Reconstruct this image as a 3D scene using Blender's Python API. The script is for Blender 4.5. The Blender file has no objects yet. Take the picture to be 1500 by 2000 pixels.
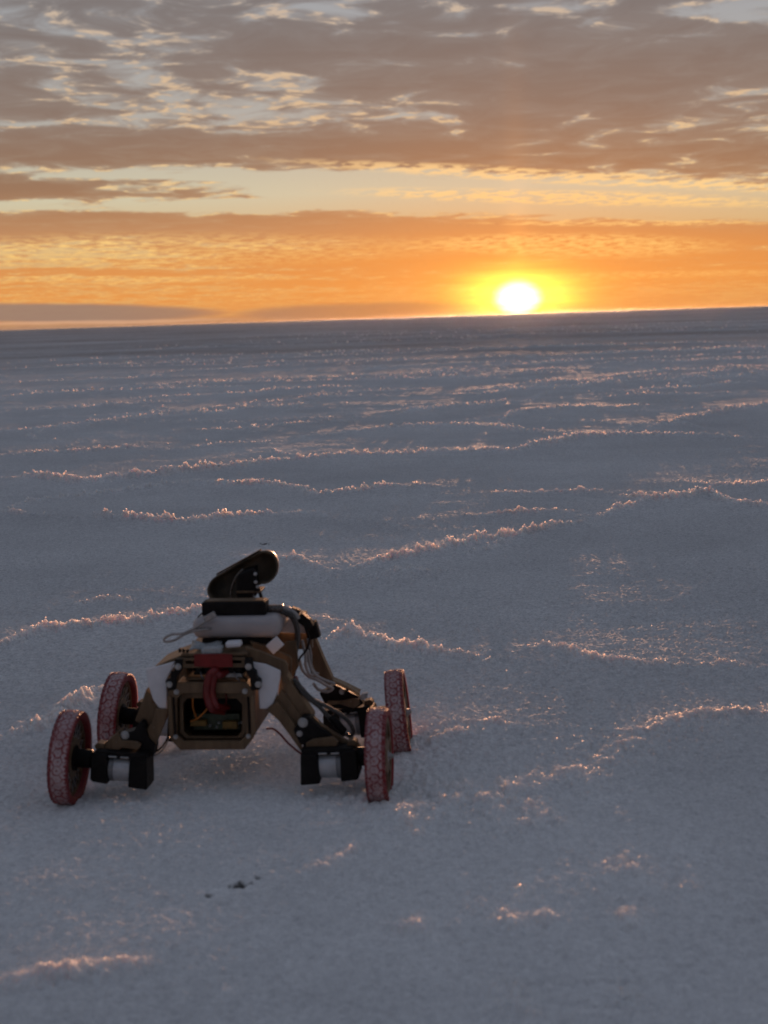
import bpy, bmesh, math, random
import numpy as np
from mathutils import Vector, Matrix, Euler

random.seed(7)
sc = bpy.context.scene

# ------------------------------------------------------------------ camera
CAM_H = 0.633
ROLL, PITCH = math.radians(1.833), math.radians(7.197)
cam_data = bpy.data.cameras.new('camera')
cam = bpy.data.objects.new('camera', cam_data)
sc.collection.objects.link(cam)
fwd = Vector((0, math.cos(PITCH), -math.sin(PITCH)))
up0 = Vector((0, math.sin(PITCH), math.cos(PITCH)))
rt0 = Vector((1, 0, 0))
up = up0 * math.cos(ROLL) + rt0 * math.sin(ROLL)
rt = rt0 * math.cos(ROLL) - up0 * math.sin(ROLL)
M = Matrix((rt, up, -fwd)).transposed().to_4x4()
M.translation = (0, 0, CAM_H)
cam.matrix_world = M
cam_data.sensor_fit = 'HORIZONTAL'
cam_data.sensor_width = 36.0
cam_data.lens = 72.0
cam_data.clip_start = 0.02
cam_data.clip_end = 60000
cam_data.dof.use_dof = True
cam_data.dof.focus_distance = 3.6
cam_data.dof.aperture_fstop = 11.5
sc.camera = cam

sc.render.engine = 'CYCLES'
sc.cycles.use_denoising = True
sc.cycles.max_bounces = 8
sc.cycles.sample_clamp_indirect = 6.0
sc.view_settings.view_transform = 'Standard'
sc.view_settings.look = 'None'
sc.view_settings.exposure = 0.8       # the photograph is exposed for the shaded salt
sc.view_settings.gamma = 1.0
sc.view_settings.use_curve_mapping = False

# ------------------------------------------------------------------ sun
SUN_AZ, SUN_EL = 5.19, 0.88          # degrees, azimuth to the right of +Y
sun_data = bpy.data.lights.new('sun', 'SUN')
sun_data.energy = 5.0
sun_data.angle = math.radians(0.55)
sun_data.color = (1.0, 0.50, 0.27)
sun = bpy.data.objects.new('sun', sun_data)
sc.collection.objects.link(sun)
sdir = Vector((math.sin(math.radians(SUN_AZ)) * math.cos(math.radians(SUN_EL)),
               math.cos(math.radians(SUN_AZ)) * math.cos(math.radians(SUN_EL)),
               math.sin(math.radians(SUN_EL))))
sun.rotation_euler = (-sdir).to_track_quat('-Z', 'Y').to_euler()


# ------------------------------------------------------------------ node helper
def lin(r, g, b):
    f = lambda c: (c / 255 / 12.92) if c <= 10 else ((c / 255 + 0.055) / 1.055) ** 2.4
    return (f(r), f(g), f(b))


class X:
    """a node socket with arithmetic"""
    def __init__(s, nt, sock):
        s.nt, s.s = nt, sock

    def _m(s, op, *a, clamp=False):
        n = s.nt.nodes.new('ShaderNodeMath')
        n.operation = op
        n.use_clamp = clamp
        for i, v in enumerate((s,) + a):
            if isinstance(v, X):
                s.nt.links.new(v.s, n.inputs[i])
            else:
                n.inputs[i].default_value = v
        return X(s.nt, n.outputs[0])

    def __add__(s, o): return s._m('ADD', o)
    __radd__ = __add__
    def __sub__(s, o): return s._m('SUBTRACT', o)
    def __rsub__(s, o): return s._m('MULTIPLY', -1.0)._m('ADD', o)
    def __mul__(s, o): return s._m('MULTIPLY', o)
    __rmul__ = __mul__
    def __truediv__(s, o): return s._m('DIVIDE', o)
    def ma(s, m, a): return s._m('MULTIPLY_ADD', m, a)
    def sq(s): return s._m('MULTIPLY', s)
    def exp(s): return s._m('EXPONENT')
    def sqrt(s): return s._m('SQRT')
    def clamp(s): return s._m('ADD', 0.0, clamp=True)
    def mx(s, o): return s._m('MAXIMUM', o)
    def mn(s, o): return s._m('MINIMUM', o)

    def step(s, a, b):
        """smoothstep from a to b (a > b falls)"""
        n = s.nt.nodes.new('ShaderNodeMapRange')
        n.interpolation_type = 'SMOOTHSTEP'
        s.nt.links.new(s.s, n.inputs[0])
        lo, hi, t0, t1 = (a, b, 0, 1) if a < b else (b, a, 1, 0)
        for i, v in enumerate((lo, hi, t0, t1)):
            n.inputs[1 + i].default_value = v
        return X(s.nt, n.outputs[0])

    def ramp(s, pts, k=1.0):
        """colour ramp over value*k; pts = [(pos, linear rgb)]"""
        n = s.nt.nodes.new('ShaderNodeValToRGB')
        e = n.color_ramp.elements
        while len(e) < len(pts):
            e.new(0.5)
        for el, (p, c) in zip(e, pts):
            el.position = p * k
            el.color = (*c, 1)
        s.nt.links.new((s * k).s, n.inputs[0])
        return X(s.nt, n.outputs[0])


def xyz(nt, x, y, z=0.0):
    n = nt.nodes.new('ShaderNodeCombineXYZ')
    for i, v in enumerate((x, y, z)):
        if isinstance(v, X):
            nt.links.new(v.s, n.inputs[i])
        else:
            n.inputs[i].default_value = v
    return X(nt, n.outputs[0])


def noise(nt, vec, scale, detail=3.0, rough=0.5, dist=0.0, dims='3D'):
    n = nt.nodes.new('ShaderNodeTexNoise')
    n.noise_dimensions = dims
    n.inputs['Scale'].default_value = scale
    n.inputs['Detail'].default_value = detail
    n.inputs['Roughness'].default_value = rough
    n.inputs['Distortion'].default_value = dist
    if vec is not None:
        nt.links.new(vec.s, n.inputs['Vector'])
    return X(nt, n.outputs[0])


def mixc(nt, f, a, b, mode='MIX'):
    n = nt.nodes.new('ShaderNodeMix')
    n.data_type = 'RGBA'
    n.blend_type = mode
    n.clamp_factor = mode == 'MIX'
    for i, v in ((0, f), (6, a), (7, b)):
        if isinstance(v, X):
            nt.links.new(v.s, n.inputs[i])
        elif i == 0:
            n.inputs[0].default_value = v
        else:
            n.inputs[i].default_value = (*v, 1)
    return X(nt, n.outputs[2])


# ------------------------------------------------------------------ world: dusk sky with broken cloud
world = bpy.data.worlds.new('World')
sc.world = world
world.use_nodes = True
world.cycles.sampling_method = 'MANUAL'
world.cycles.sample_map_resolution = 1024
nt = world.node_tree
nt.nodes.clear()
tc = nt.nodes.new('ShaderNodeTexCoord')
sep = nt.nodes.new('ShaderNodeSeparateXYZ')
nt.links.new(tc.outputs['Generated'], sep.inputs[0])
dx, dy, dz = (X(nt, sep.outputs[i]) for i in range(3))
DEG = 180 / math.pi
az = dx._m('ARCTAN2', dy) * DEG
el = dz._m('ARCSINE') * DEG

# clear air: Nishita with the same low sun, graded by elevation below
sky = nt.nodes.new('ShaderNodeTexSky')
sky.sky_type = 'NISHITA'
sky.sun_disc = False
sky.sun_elevation = math.radians(SUN_EL)
sky.sun_rotation = math.radians(SUN_AZ)
sky.air_density, sky.dust_density, sky.ozone_density = 1.2, 2.5, 2.0

ca = (az - SUN_AZ) * (1 / DEG)
away = ca._m('COSINE').step(0.75, -0.45)          # 0 towards the sun, 1 opposite
elp = el.mx(0.0)
K = 1 / 90
clear_w = elp.ramp([(0, lin(232, 166, 92)), (1.6, lin(218, 170, 108)), (3.2, lin(208, 180, 134)),
                    (4.6, lin(202, 195, 168)), (7, lin(176, 172, 164)), (10.5, lin(160, 161, 163)),
                    (22, lin(138, 150, 164)), (50, lin(122, 138, 162)), (90, lin(116, 132, 158))], K)
clear_e = elp.ramp([(0, lin(98, 106, 122)), (6, lin(112, 114, 124)), (14, lin(118, 126, 140)),
                    (35, lin(118, 131, 154)), (90, lin(116, 132, 158))], K)
clear = mixc(nt, away, clear_w, clear_e)
cl_w = elp.ramp([(0, lin(214, 140, 80)), (1.0, lin(228, 148, 74)), (2.2, lin(216, 142, 78)), (3.3, lin(186, 134, 94)),
                 (5, lin(146, 110, 86)), (7.5, lin(130, 109, 98)), (11, lin(116, 107, 105)),
                 (28, lin(115, 113, 117)), (90, lin(108, 110, 120))], K)
cl_e = elp.ramp([(0, lin(90, 96, 108)), (12, lin(104, 105, 114)), (90, lin(108, 110, 120))], K)
cloudc = mixc(nt, away, cl_w, cl_e)

# cloud sheet: the view ray on a flat layer, so clouds shrink and flatten towards the horizon
den = (dz.mx(0.0) + 0.035)
px, py = dx / den, dy / den
n_big = noise(nt, xyz(nt, px, py), 1.0, 2, 0.5, 0.4, '2D')
n_mid = noise(nt, xyz(nt, px.ma(0.9, 3.7), py.ma(0.8, 1.9)), 4.2, 5, 0.62, 0.4, '2D')
n_fine = noise(nt, xyz(nt, px.ma(1.0, 9.1), py * 0.75), 9.0, 2, 0.6, 0.0, '2D')
# gentle wander for the long bands
wv = noise(nt, xyz(nt, az * 0.16, el * 0.9), 1.0, 4, 0.62, 0.0, '2D') - 0.5
wu = noise(nt, xyz(nt, az.ma(0.35, 8.2), el * 0.5), 1.0, 2, 0.5, 0.0, '2D') - 0.5
WARP = {}
for wp in (1.0, 0.55, 0.2):
    WARP[wp] = (wu.ma(3.0 * wp, az), wv.ma(0.9 * wp, el))


def band(a0, e0, ha, he, slope=0.0, soft=0.55, warp=1.0):
    aw, ew = WARP[warp]
    a = aw.ma(1 / ha, -a0 / ha)
    e = ew.ma(1 / he, (-e0 + slope * a0) / he)
    if slope:
        e = az.ma(-slope / he, e)
    return a.ma(a, e.sq()).step((1 + soft) ** 2, (1 - soft) ** 2)


D = n_big.ma(0.9, n_mid.ma(1.9, -1.31))
# large features of this sky
DENS = ((0.31, (8.55, 7.25, 9.39, 2.841, -0.0267)),
        (0.12, (5.92, 9.20, 9.46, 1.515, -0.0423)),
        (0.55, (-7.53, 6.25, 9.26, 0.568, -0.0271)),
        (0.85, (-12.00, 4.94, 6.58, 0.417, -0.0405)),
        (0.60, (-7.66, 3.56, 12.69, 0.455, -0.0187)),
        (0.55, (9.64, 2.77, 8.00, 0.379, -0.0423)),
        (0.38, (7.52, 1.98, 10.98, 0.758, -0.0362)),
        (0.20, (-12.07, 9.32, 1.95, 2.083, 0.0032)),
        (0.20, (-4.67, 10.05, 5.77, 0.530, -0.0086)),
        (-0.90, (3.75, 4.28, 13.02, 0.720, -0.0682)),
        (-0.65, (-9.20, 4.33, 6.00, 0.227, -0.0254)),
        (-0.12, (-9.06, 8.52, 2.69, 1.326, -0.1698)),
        (-0.14, (-4.14, 7.87, 4.05, 0.947, -0.0974)),
        (-0.30, (2.05, 7.54, 2.13, 0.720, -0.0981)),
        (-0.25, (-2.01, 10.64, 2.39, 0.530, -0.0777)),
        (-0.45, (13.52, 10.20, 2.36, 0.341, -0.0728)),
        (0.40, (-10.2, 1.98, 7.0, 0.12, -0.032)),
        (0.35, (-2.5, 2.15, 6.0, 0.14, -0.028)),
        (0.30, (2.0, 1.25, 9.0, 0.12, -0.02)),
        (-0.25, (-12.59, 2.51, 4.46, 0.473, -0.0427)))
for w, a in DENS:
    D = band(*a, warp=0.55).ma(w, D)
alpha = D.step(-0.34, 0.34)
# thin gold-lit rims of the broken cloud
rim = ((D * 9.0).sq() * -1.0).exp()
gold = rim * n_fine.step(0.46, 0.64) * 0.9
spk = n_fine.step(0.40, 0.56)
GOLD = ((1.10, (6.83, 4.13, 6.30, 0.210, -0.0647)),
        (1.10, (6.99, 4.85, 7.9, 0.200, -0.0943)),
        (1.00, (7.11, 2.41, 4.35, 0.341, -0.0412)),
        (0.48, (-7.41, 2.69, 7.90, 0.492, -0.0198)),
        (0.90, (8.96, 3.11, 4.31, 0.076, -0.0403)),
        (0.70, (9.57, 1.24, 4.58, 0.114, -0.0057)),
        (0.50, (-9.46, 1.70, 5.03, 0.114, -0.0270)))
for w, a in GOLD:
    gold = band(*a, warp=0.2).ma(spk * w, gold)
gold = gold.clamp() * el.step(0.2, 0.8) * (1 - away)
goldc = elp.ramp([(0, lin(248, 178, 92)), (2.5, lin(250, 204, 122)), (4.5, lin(252, 212, 146)),
                  (7, lin(236, 196, 146)), (12, lin(205, 185, 165)), (40, lin(150, 145, 148)), (90, lin(140, 140, 145))], K)
# cloud thickness: thin parts let more light through
thick = D.step(0.1, 0.9)
cloudc = mixc(nt, (1 - thick) * 0.14, cloudc, clear)
col = mixc(nt, alpha * 0.96, clear, cloudc)
col = mixc(nt, gold * 0.85, col, goldc)
# orange sheen on everything near the sun
sx, sy = az - SUN_AZ, el - 0.55
warm = (((sx / 9.0).sq() + (sy / 4.2).sq()) * -1.0).exp()
col = mixc(nt, warm * 0.38, col, lin(236, 142, 66))
# low mauve cloud bank on the left horizon, with a lit slit under it
b1 = band(-11.42, 0.53, 5.43, 0.34, -0.0304, 0.25, 0.2)
b2 = band(0.05, 0.16, 4.9, 0.40, -0.0193, 0.25, 0.2)
base = el.step(0.5, -0.1) * az.step(4.0, -6.0) * (1 - away)
bank = b1.mx(b2).mx(base * 0.9)
bankc = az.step(-12, 3)
col = mixc(nt, bank * 0.88, col, mixc(nt, bankc, lin(146, 124, 112), lin(190, 128, 82)))
slit = band(-10.40, 0.18, 4.02, 0.057, -0.0111, 0.6, 0.2)
col = mixc(nt, slit * 0.7, col, lin(214, 166, 132))
# a little of the Nishita sky everywhere keeps the air consistent
skym = nt.nodes.new('ShaderNodeVectorMath')
skym.operation = 'SCALE'
nt.links.new(sky.outputs[0], skym.inputs[0])
skym.inputs['Scale'].default_value = 0.07
col = mixc(nt, 0.12, col, X(nt, skym.outputs[0]))
# the sun itself and the bright air round it
r_sun = ((sx / 0.66).sq() + ((sy - 0.03) / 0.48).sq()).sqrt()
disc = r_sun.step(1.6, 0.15)
streak = noise(nt, xyz(nt, az * 0.25, el * 4.0), 1.0, 2, 0.5, 0.0, '2D').ma(1.1, 0.45)
aura = (((sx / 1.75).sq() + ((sy - 0.15) / 0.75).sq()) * -1.0).exp() * streak
halo = ((((sx / 3.2).sq() + (sy / 1.7).sq()).sqrt()) * -1.0).exp()
pillar = ((sx / 0.45).sq() * -1.0).exp() * (sy.mx(0.0) * -0.3).exp() * el.step(-0.2, 0.4)


def addc(c, f, rgb):
    return mixc(nt, f, c, rgb, 'ADD')


col = addc(col, halo * 0.5, (1.0, 0.36, 0.03))
col = addc(col, pillar * 0.17, (1.0, 0.40, 0.07))
col = addc(col, aura, (1.6, 1.25, 0.10))
col = addc(col, disc * streak, (4.2, 3.2, 1.9))
bg = nt.nodes.new('ShaderNodeBackground')
nt.links.new(col.s, bg.inputs[0])
bg.inputs[1].default_value = 0.66
out = nt.nodes.new('ShaderNodeOutputWorld')
nt.links.new(bg.outputs[0], out.inputs[0])


# ------------------------------------------------------------------ salt flat
def hash2(ix, iy, seed):
    h = (ix.astype(np.int64) * 374761393 + iy.astype(np.int64) * 668265263 + seed * 1442695041) & 0xFFFFFFFF
    h = ((h ^ (h >> 13)) * 1274126177) & 0xFFFFFFFF
    h = h ^ (h >> 16)
    return h


def perlin(x, y, seed=0):
    x0, y0 = np.floor(x), np.floor(y)
    fx, fy = x - x0, y - y0
    ux, uy = fx * fx * fx * (fx * (fx * 6 - 15) + 10), fy * fy * fy * (fy * (fy * 6 - 15) + 10)
    ix, iy = x0.astype(np.int64), y0.astype(np.int64)

    def g(a, b):
        h = hash2(ix + a, iy + b, seed).astype(np.float32) * (2 * math.pi / 4294967296.0)
        return np.cos(h) * (fx - a) + np.sin(h) * (fy - b)
    a = g(0, 0) * (1 - ux) + g(1, 0) * ux
    b = g(0, 1) * (1 - ux) + g(1, 1) * ux
    return (a * (1 - uy) + b * uy) * 1.5


def fbm(x, y, wl, octaves, seed=0, rough=0.5):
    s, a = 0.0, 1.0
    for k in range(octaves):
        s = s + a * perlin(x / wl + 17.3 * k, y / wl - 9.1 * k, seed + k)
        wl *= 0.5
        a *= rough
    return s


def smooth(a, b, x):
    t = np.clip((x - a) / (b - a), 0, 1)
    return t * t * (3 - 2 * t)


# crust ridges, metres on the ground (height in cm, crest line)
RIDGES = [
    (4.0,[(-1.635,6.54),(-1.439,6.349),(-1.288,6.179),(-1.131,6.17),(-1.084,6.196),(-0.933,6.231),(-0.805,6.381),(-0.696,6.57),(-0.515,6.797),(-0.338,6.914),(-0.153,6.926),(0.009,6.973),(0.272,7.125),(0.457,7.053),(0.617,6.991),(0.759,7.228),(0.967,7.524),(1.132,7.622),(1.296,7.69),(1.45,7.553),(1.643,7.572),(1.755,7.454)]),
    (2.5,[(-0.803,6.027),(-0.763,6.112),(-0.668,5.986),(-0.586,5.868),(-0.451,5.902),(-0.302,5.694),(-0.238,5.505),(-0.091,5.597),(-0.016,5.662),(0.099,5.681),(0.251,5.671)]),
    (2.2,[(-1.054,5.061),(-0.957,5.091),(-0.871,4.989),(-0.755,4.883),(-0.633,4.828),(-0.529,4.916),(-0.416,4.953),(-0.319,5.009),(-0.219,5.024),(-0.166,4.943)]),
    (1.2,[(-1.365,5.431),(-1.325,5.574),(-1.276,5.69),(-1.159,5.774),(-0.896,5.964),(-0.779,6.157)]),
    (1.0,[(-1.462,5.381),(-1.327,5.275),(-1.205,5.202),(-1.07,5.14)]),
    (2.0,[(-2.103,7.619),(-1.926,7.729),(-1.722,7.743),(-1.512,7.725),(-1.307,7.894),(-1.141,8.227)]),
    (1.0,[(-1.113,7.821),(-0.844,8.005),(-0.585,8.137)]),
    (3.0,[(-2.585,9.642),(-2.406,9.697),(-2.08,9.687),(-1.842,10.161),(-1.579,10.683),(-1.221,10.67),(-0.978,11.154),(-0.686,11.252),(-0.479,11.689)]),
    (2.0,[(-1.138,9.236),(-0.947,9.022),(-0.77,9.07),(-0.757,9.283),(-0.457,9.512),(-0.142,9.701)]),
    (1.5,[(-0.547,7.59),(-0.457,7.35),(-0.371,7.098)]),
    (2.5,[(-0.159,8.737),(0.104,8.826),(0.339,8.802),(0.623,8.669),(0.754,8.207),(0.919,7.984),(1.003,7.805)]),
    (2.5,[(0.713,9.07),(0.825,9.658),(1.035,9.817),(1.273,10.146),(1.539,10.115),(1.823,10.196)]),
    (3.0,[(1.341,8.116),(1.546,8.341),(1.77,8.758),(1.987,9.08),(2.208,9.379),(2.742,10.076)]),
    (1.8,[(0.02,9.903),(0.263,10.33),(0.444,10.529),(0.778,10.78),(1.149,11.245)]),
    (2.0,[(1.566,11.55),(2.144,11.986),(2.732,12.482),(3.298,13.079)]),
    (2.0,[(0.495,12.676),(1.129,13.172),(1.611,13.536),(2.105,13.818)]),
    (1.8,[(1.091,5.594),(1.155,5.451),(1.246,5.373),(1.383,5.486),(1.468,5.391)]),
    (3.0,[(0.83,5.196),(0.858,5.051),(0.923,4.989),(1.022,5.065),(1.08,5.14),(1.087,4.972),(1.137,4.901),(1.286,4.723)]),
    (1.8,[(0.555,4.719),(0.643,4.672),(0.764,4.834),(0.892,5.007)]),
    (1.2,[(0.312,5.44),(0.455,5.4),(0.595,5.36),(0.764,5.28),(0.85,5.319)]),
    (1.2,[(0.26,4.832),(0.408,4.859),(0.538,4.852),(0.642,4.773)]),
    (2.0,[(-0.146,3.814),(-0.069,3.863),(0.01,3.948),(0.105,4.034),(0.206,4.143),(0.297,4.24),(0.377,4.325),(0.498,4.494),(0.622,4.628)]),
    (1.0,[(-0.068,3.715),(0.034,3.795),(0.123,3.793),(0.188,3.804)]),
    (1.2,[(0.172,4.008),(0.258,4.08),(0.369,4.248)]),
    (2.2,[(-0.377,4.108),(-0.304,4.056),(-0.261,4.011),(-0.203,3.939),(-0.153,3.837)]),
    (3.0,[(-0.819,2.952),(-0.774,3.013),(-0.727,3.076),(-0.703,3.136),(-0.654,3.182),(-0.6,3.185),(-0.521,3.234),(-0.419,3.299),(-0.308,3.181),(-0.203,3.045),(-0.15,3.016)]),  # closing points added behind the rover to shade the salt under it
    (1.5,[(-0.713,3.482),(-0.673,3.521),(-0.639,3.535),(-0.584,3.486)]),
    (4.2,[(-0.195,2.906),(-0.133,2.966),(-0.099,3.022),(-0.058,2.974),(-0.017,2.917),(0.021,2.849),(0.087,2.788),(0.178,2.73)]),
    (1.5,[(-0.176,3.22),(-0.147,3.187),(-0.114,3.143)]),
    (2.0,[(0.247,2.837),(0.303,2.856),(0.335,2.805),(0.365,2.744),(0.405,2.704),(0.458,2.688),(0.516,2.659)]),
    (1.5,[(0.548,2.639),(0.608,2.663),(0.665,2.638)]),
    (4.8,[(0.289,2.077),(0.332,2.125),(0.385,2.18),(0.424,2.228),(0.474,2.283),(0.52,2.316),(0.571,2.329),(0.624,2.289)]),
    (3.4,[(0.17,1.959),(0.201,1.997),(0.239,2.021),(0.266,2.018),(0.283,1.993)]),
    (3.0,[(0.02,1.856),(0.053,1.873),(0.08,1.896),(0.12,1.915),(0.15,1.884),(0.159,1.832)]),
    (2.6,[(-0.637,2.262),(-0.604,2.316),(-0.581,2.353),(-0.555,2.419),(-0.521,2.498),(-0.482,2.62),(-0.434,2.66)]),
    (1.6,[(-0.106,1.683),(-0.078,1.714),(-0.055,1.739),(-0.037,1.748)]),
    (2.0,[(-0.412,1.406),(-0.386,1.421),(-0.358,1.431),(-0.32,1.44),(-0.292,1.452),(-0.257,1.455)]),
    (3,[(-2.945,11.904),(-2.488,11.995),(-2.05,12.248),(-1.741,12.681)]),
    (3,[(-3.822,14.695),(-2.961,15.046),(-2.232,15.195),(-1.12,15.19)]),
    (3,[(-1.252,11.644),(-0.885,11.932),(-0.427,12.515),(0.031,12.556)]),
    (3,[(-0.784,12.917),(-0.187,13.245),(0.482,13.459)]),
    (3,[(-4.554,18.494),(-3.345,18.606),(-2.004,18.788)]),
    (3.2,[(0.447,12.506),(0.839,12.157),(1.088,12.697),(1.53,12.858),(2.225,13.709)]),
    (3,[(1.256,16.185),(1.935,17.189),(2.379,17.099)]),
    (3,[(1.58,11.378),(2.079,11.205),(2.561,11.356)]),
    (3.2,[(2.427,13.318),(3.156,14.416),(3.936,14.827)]),
    (3,[(1.977,14.569),(2.893,15.581),(4.293,16.173)]),
    (3,[(0.701,15.251),(1.357,15.796),(2.061,16.381)]),
    (3,[(-3.023,20.649),(-1.7,21.269),(-0.292,21.669)]),
    (3,[(3.127,18.494),(4.14,18.912),(5.1,19.211)]),
    (3,[(-6.065,24.684),(-4.849,24.75),(-3.427,25.169)]),
    (3,[(-0.227,16.445),(0.434,16.617),(1.247,17.163)]),
    (3,[(0.056,10.279),(0.554,10.608),(0.911,10.658)]),
    (1.2,[(0.072,2.191),(0.104,2.229),(0.126,2.221)]),
    (1.2,[(0.121,2.27),(0.161,2.28),(0.182,2.254)]),
    (1.0,[(0.101,1.57),(0.138,1.505),(0.155,1.513)]),
    (1.0,[(0.106,1.379),(0.116,1.384),(0.13,1.375)]),
    (1.0,[(0.136,1.303),(0.15,1.307)]),
]
# more crest lines out towards the horizon
_rg = random.Random(23)
for _k in range(46):
    _y = 13.0 * (70.0 / 13.0) ** _rg.random()
    _x = _rg.uniform(-0.27, 0.27) * _y
    _pts, _a = [], _rg.uniform(-0.35, 0.45)
    for _i in range(_rg.randint(4, 8)):
        _pts.append((_x, _y))
        _st = _rg.uniform(0.03, 0.06) * _y
        _x += _st
        _y += _st * math.tan(_a) * 0.7
        _a = max(-0.8, min(0.8, _a + _rg.uniform(-0.5, 0.5)))
    RIDGES.append((_rg.uniform(2.2, 3.4), _pts))
STAINS = [(-0.180, 1.66, 0.009), (-0.208, 1.628, 0.005), (-0.160, 1.675, 0.004), (-0.345, 4.373, 0.014), (-0.82, 6.711, 0.03), (0.877, 5.239, 0.012)]
LUMPS = [(0.026, 1.513), (-0.004, 1.509), (0.214, 1.361), (0.256, 1.656), (0.135, 1.587), (0.242, 1.516), (0.103, 1.343),
         (0.116, 1.339), (0.02, 1.83), (0.03, 1.80), (0.01, 1.86), (0.06, 2.0), (0.09, 1.98), (0.14, 1.97)]
ROBOT = Vector((-0.209, 2.09, 0.0))


def ridge_dist(x, y, pts):
    d = np.full(x.shape, 9.0, np.float32)
    for (ax, ay), (bx, by) in zip(pts[:-1], pts[1:]):
        vx, vy = bx - ax, by - ay
        t = np.clip(((x - ax) * vx + (y - ay) * vy) / (vx * vx + vy * vy), 0, 1)
        d = np.minimum(d, np.hypot(x - ax - t * vx, y - ay - t * vy))
    # fade at the two ends of the line
    e = np.minimum(np.hypot(x - pts[0][0], y - pts[0][1]), np.hypot(x - pts[-1][0], y - pts[-1][1]))
    return d, e


def voronoi_edge(x, y, seed):
    ix, iy = np.floor(x), np.floor(y)
    f1 = np.full(x.shape, 9.0, np.float32)
    f2 = np.full(x.shape, 9.0, np.float32)
    idn = np.zeros(x.shape, np.float32)
    for a in (-1, 0, 1):
        for b in (-1, 0, 1):
            h = hash2(ix + a, iy + b, seed)
            px = ix + a + (h & 0xFFFF) / 65536.0
            py = iy + b + ((h >> 16) & 0xFFFF) / 65536.0
            d = np.hypot(px - x, py - y)
            c = d < f1
            f2 = np.where(c, f1, np.minimum(f2, d))
            idn = np.where(c, (h & 0xFFF) / 4096.0, idn)
            f1 = np.where(c, d, f1)
    return f2 - f1, idn


def wander(x, y):
    return (0.030 * fbm(x, y, 0.25, 3, 51) + 0.006 * perlin(x / 0.03, y / 0.03, 58),
            0.030 * fbm(x, y, 0.25, 3, 71) + 0.006 * perlin(x / 0.03, y / 0.03, 78))


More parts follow.
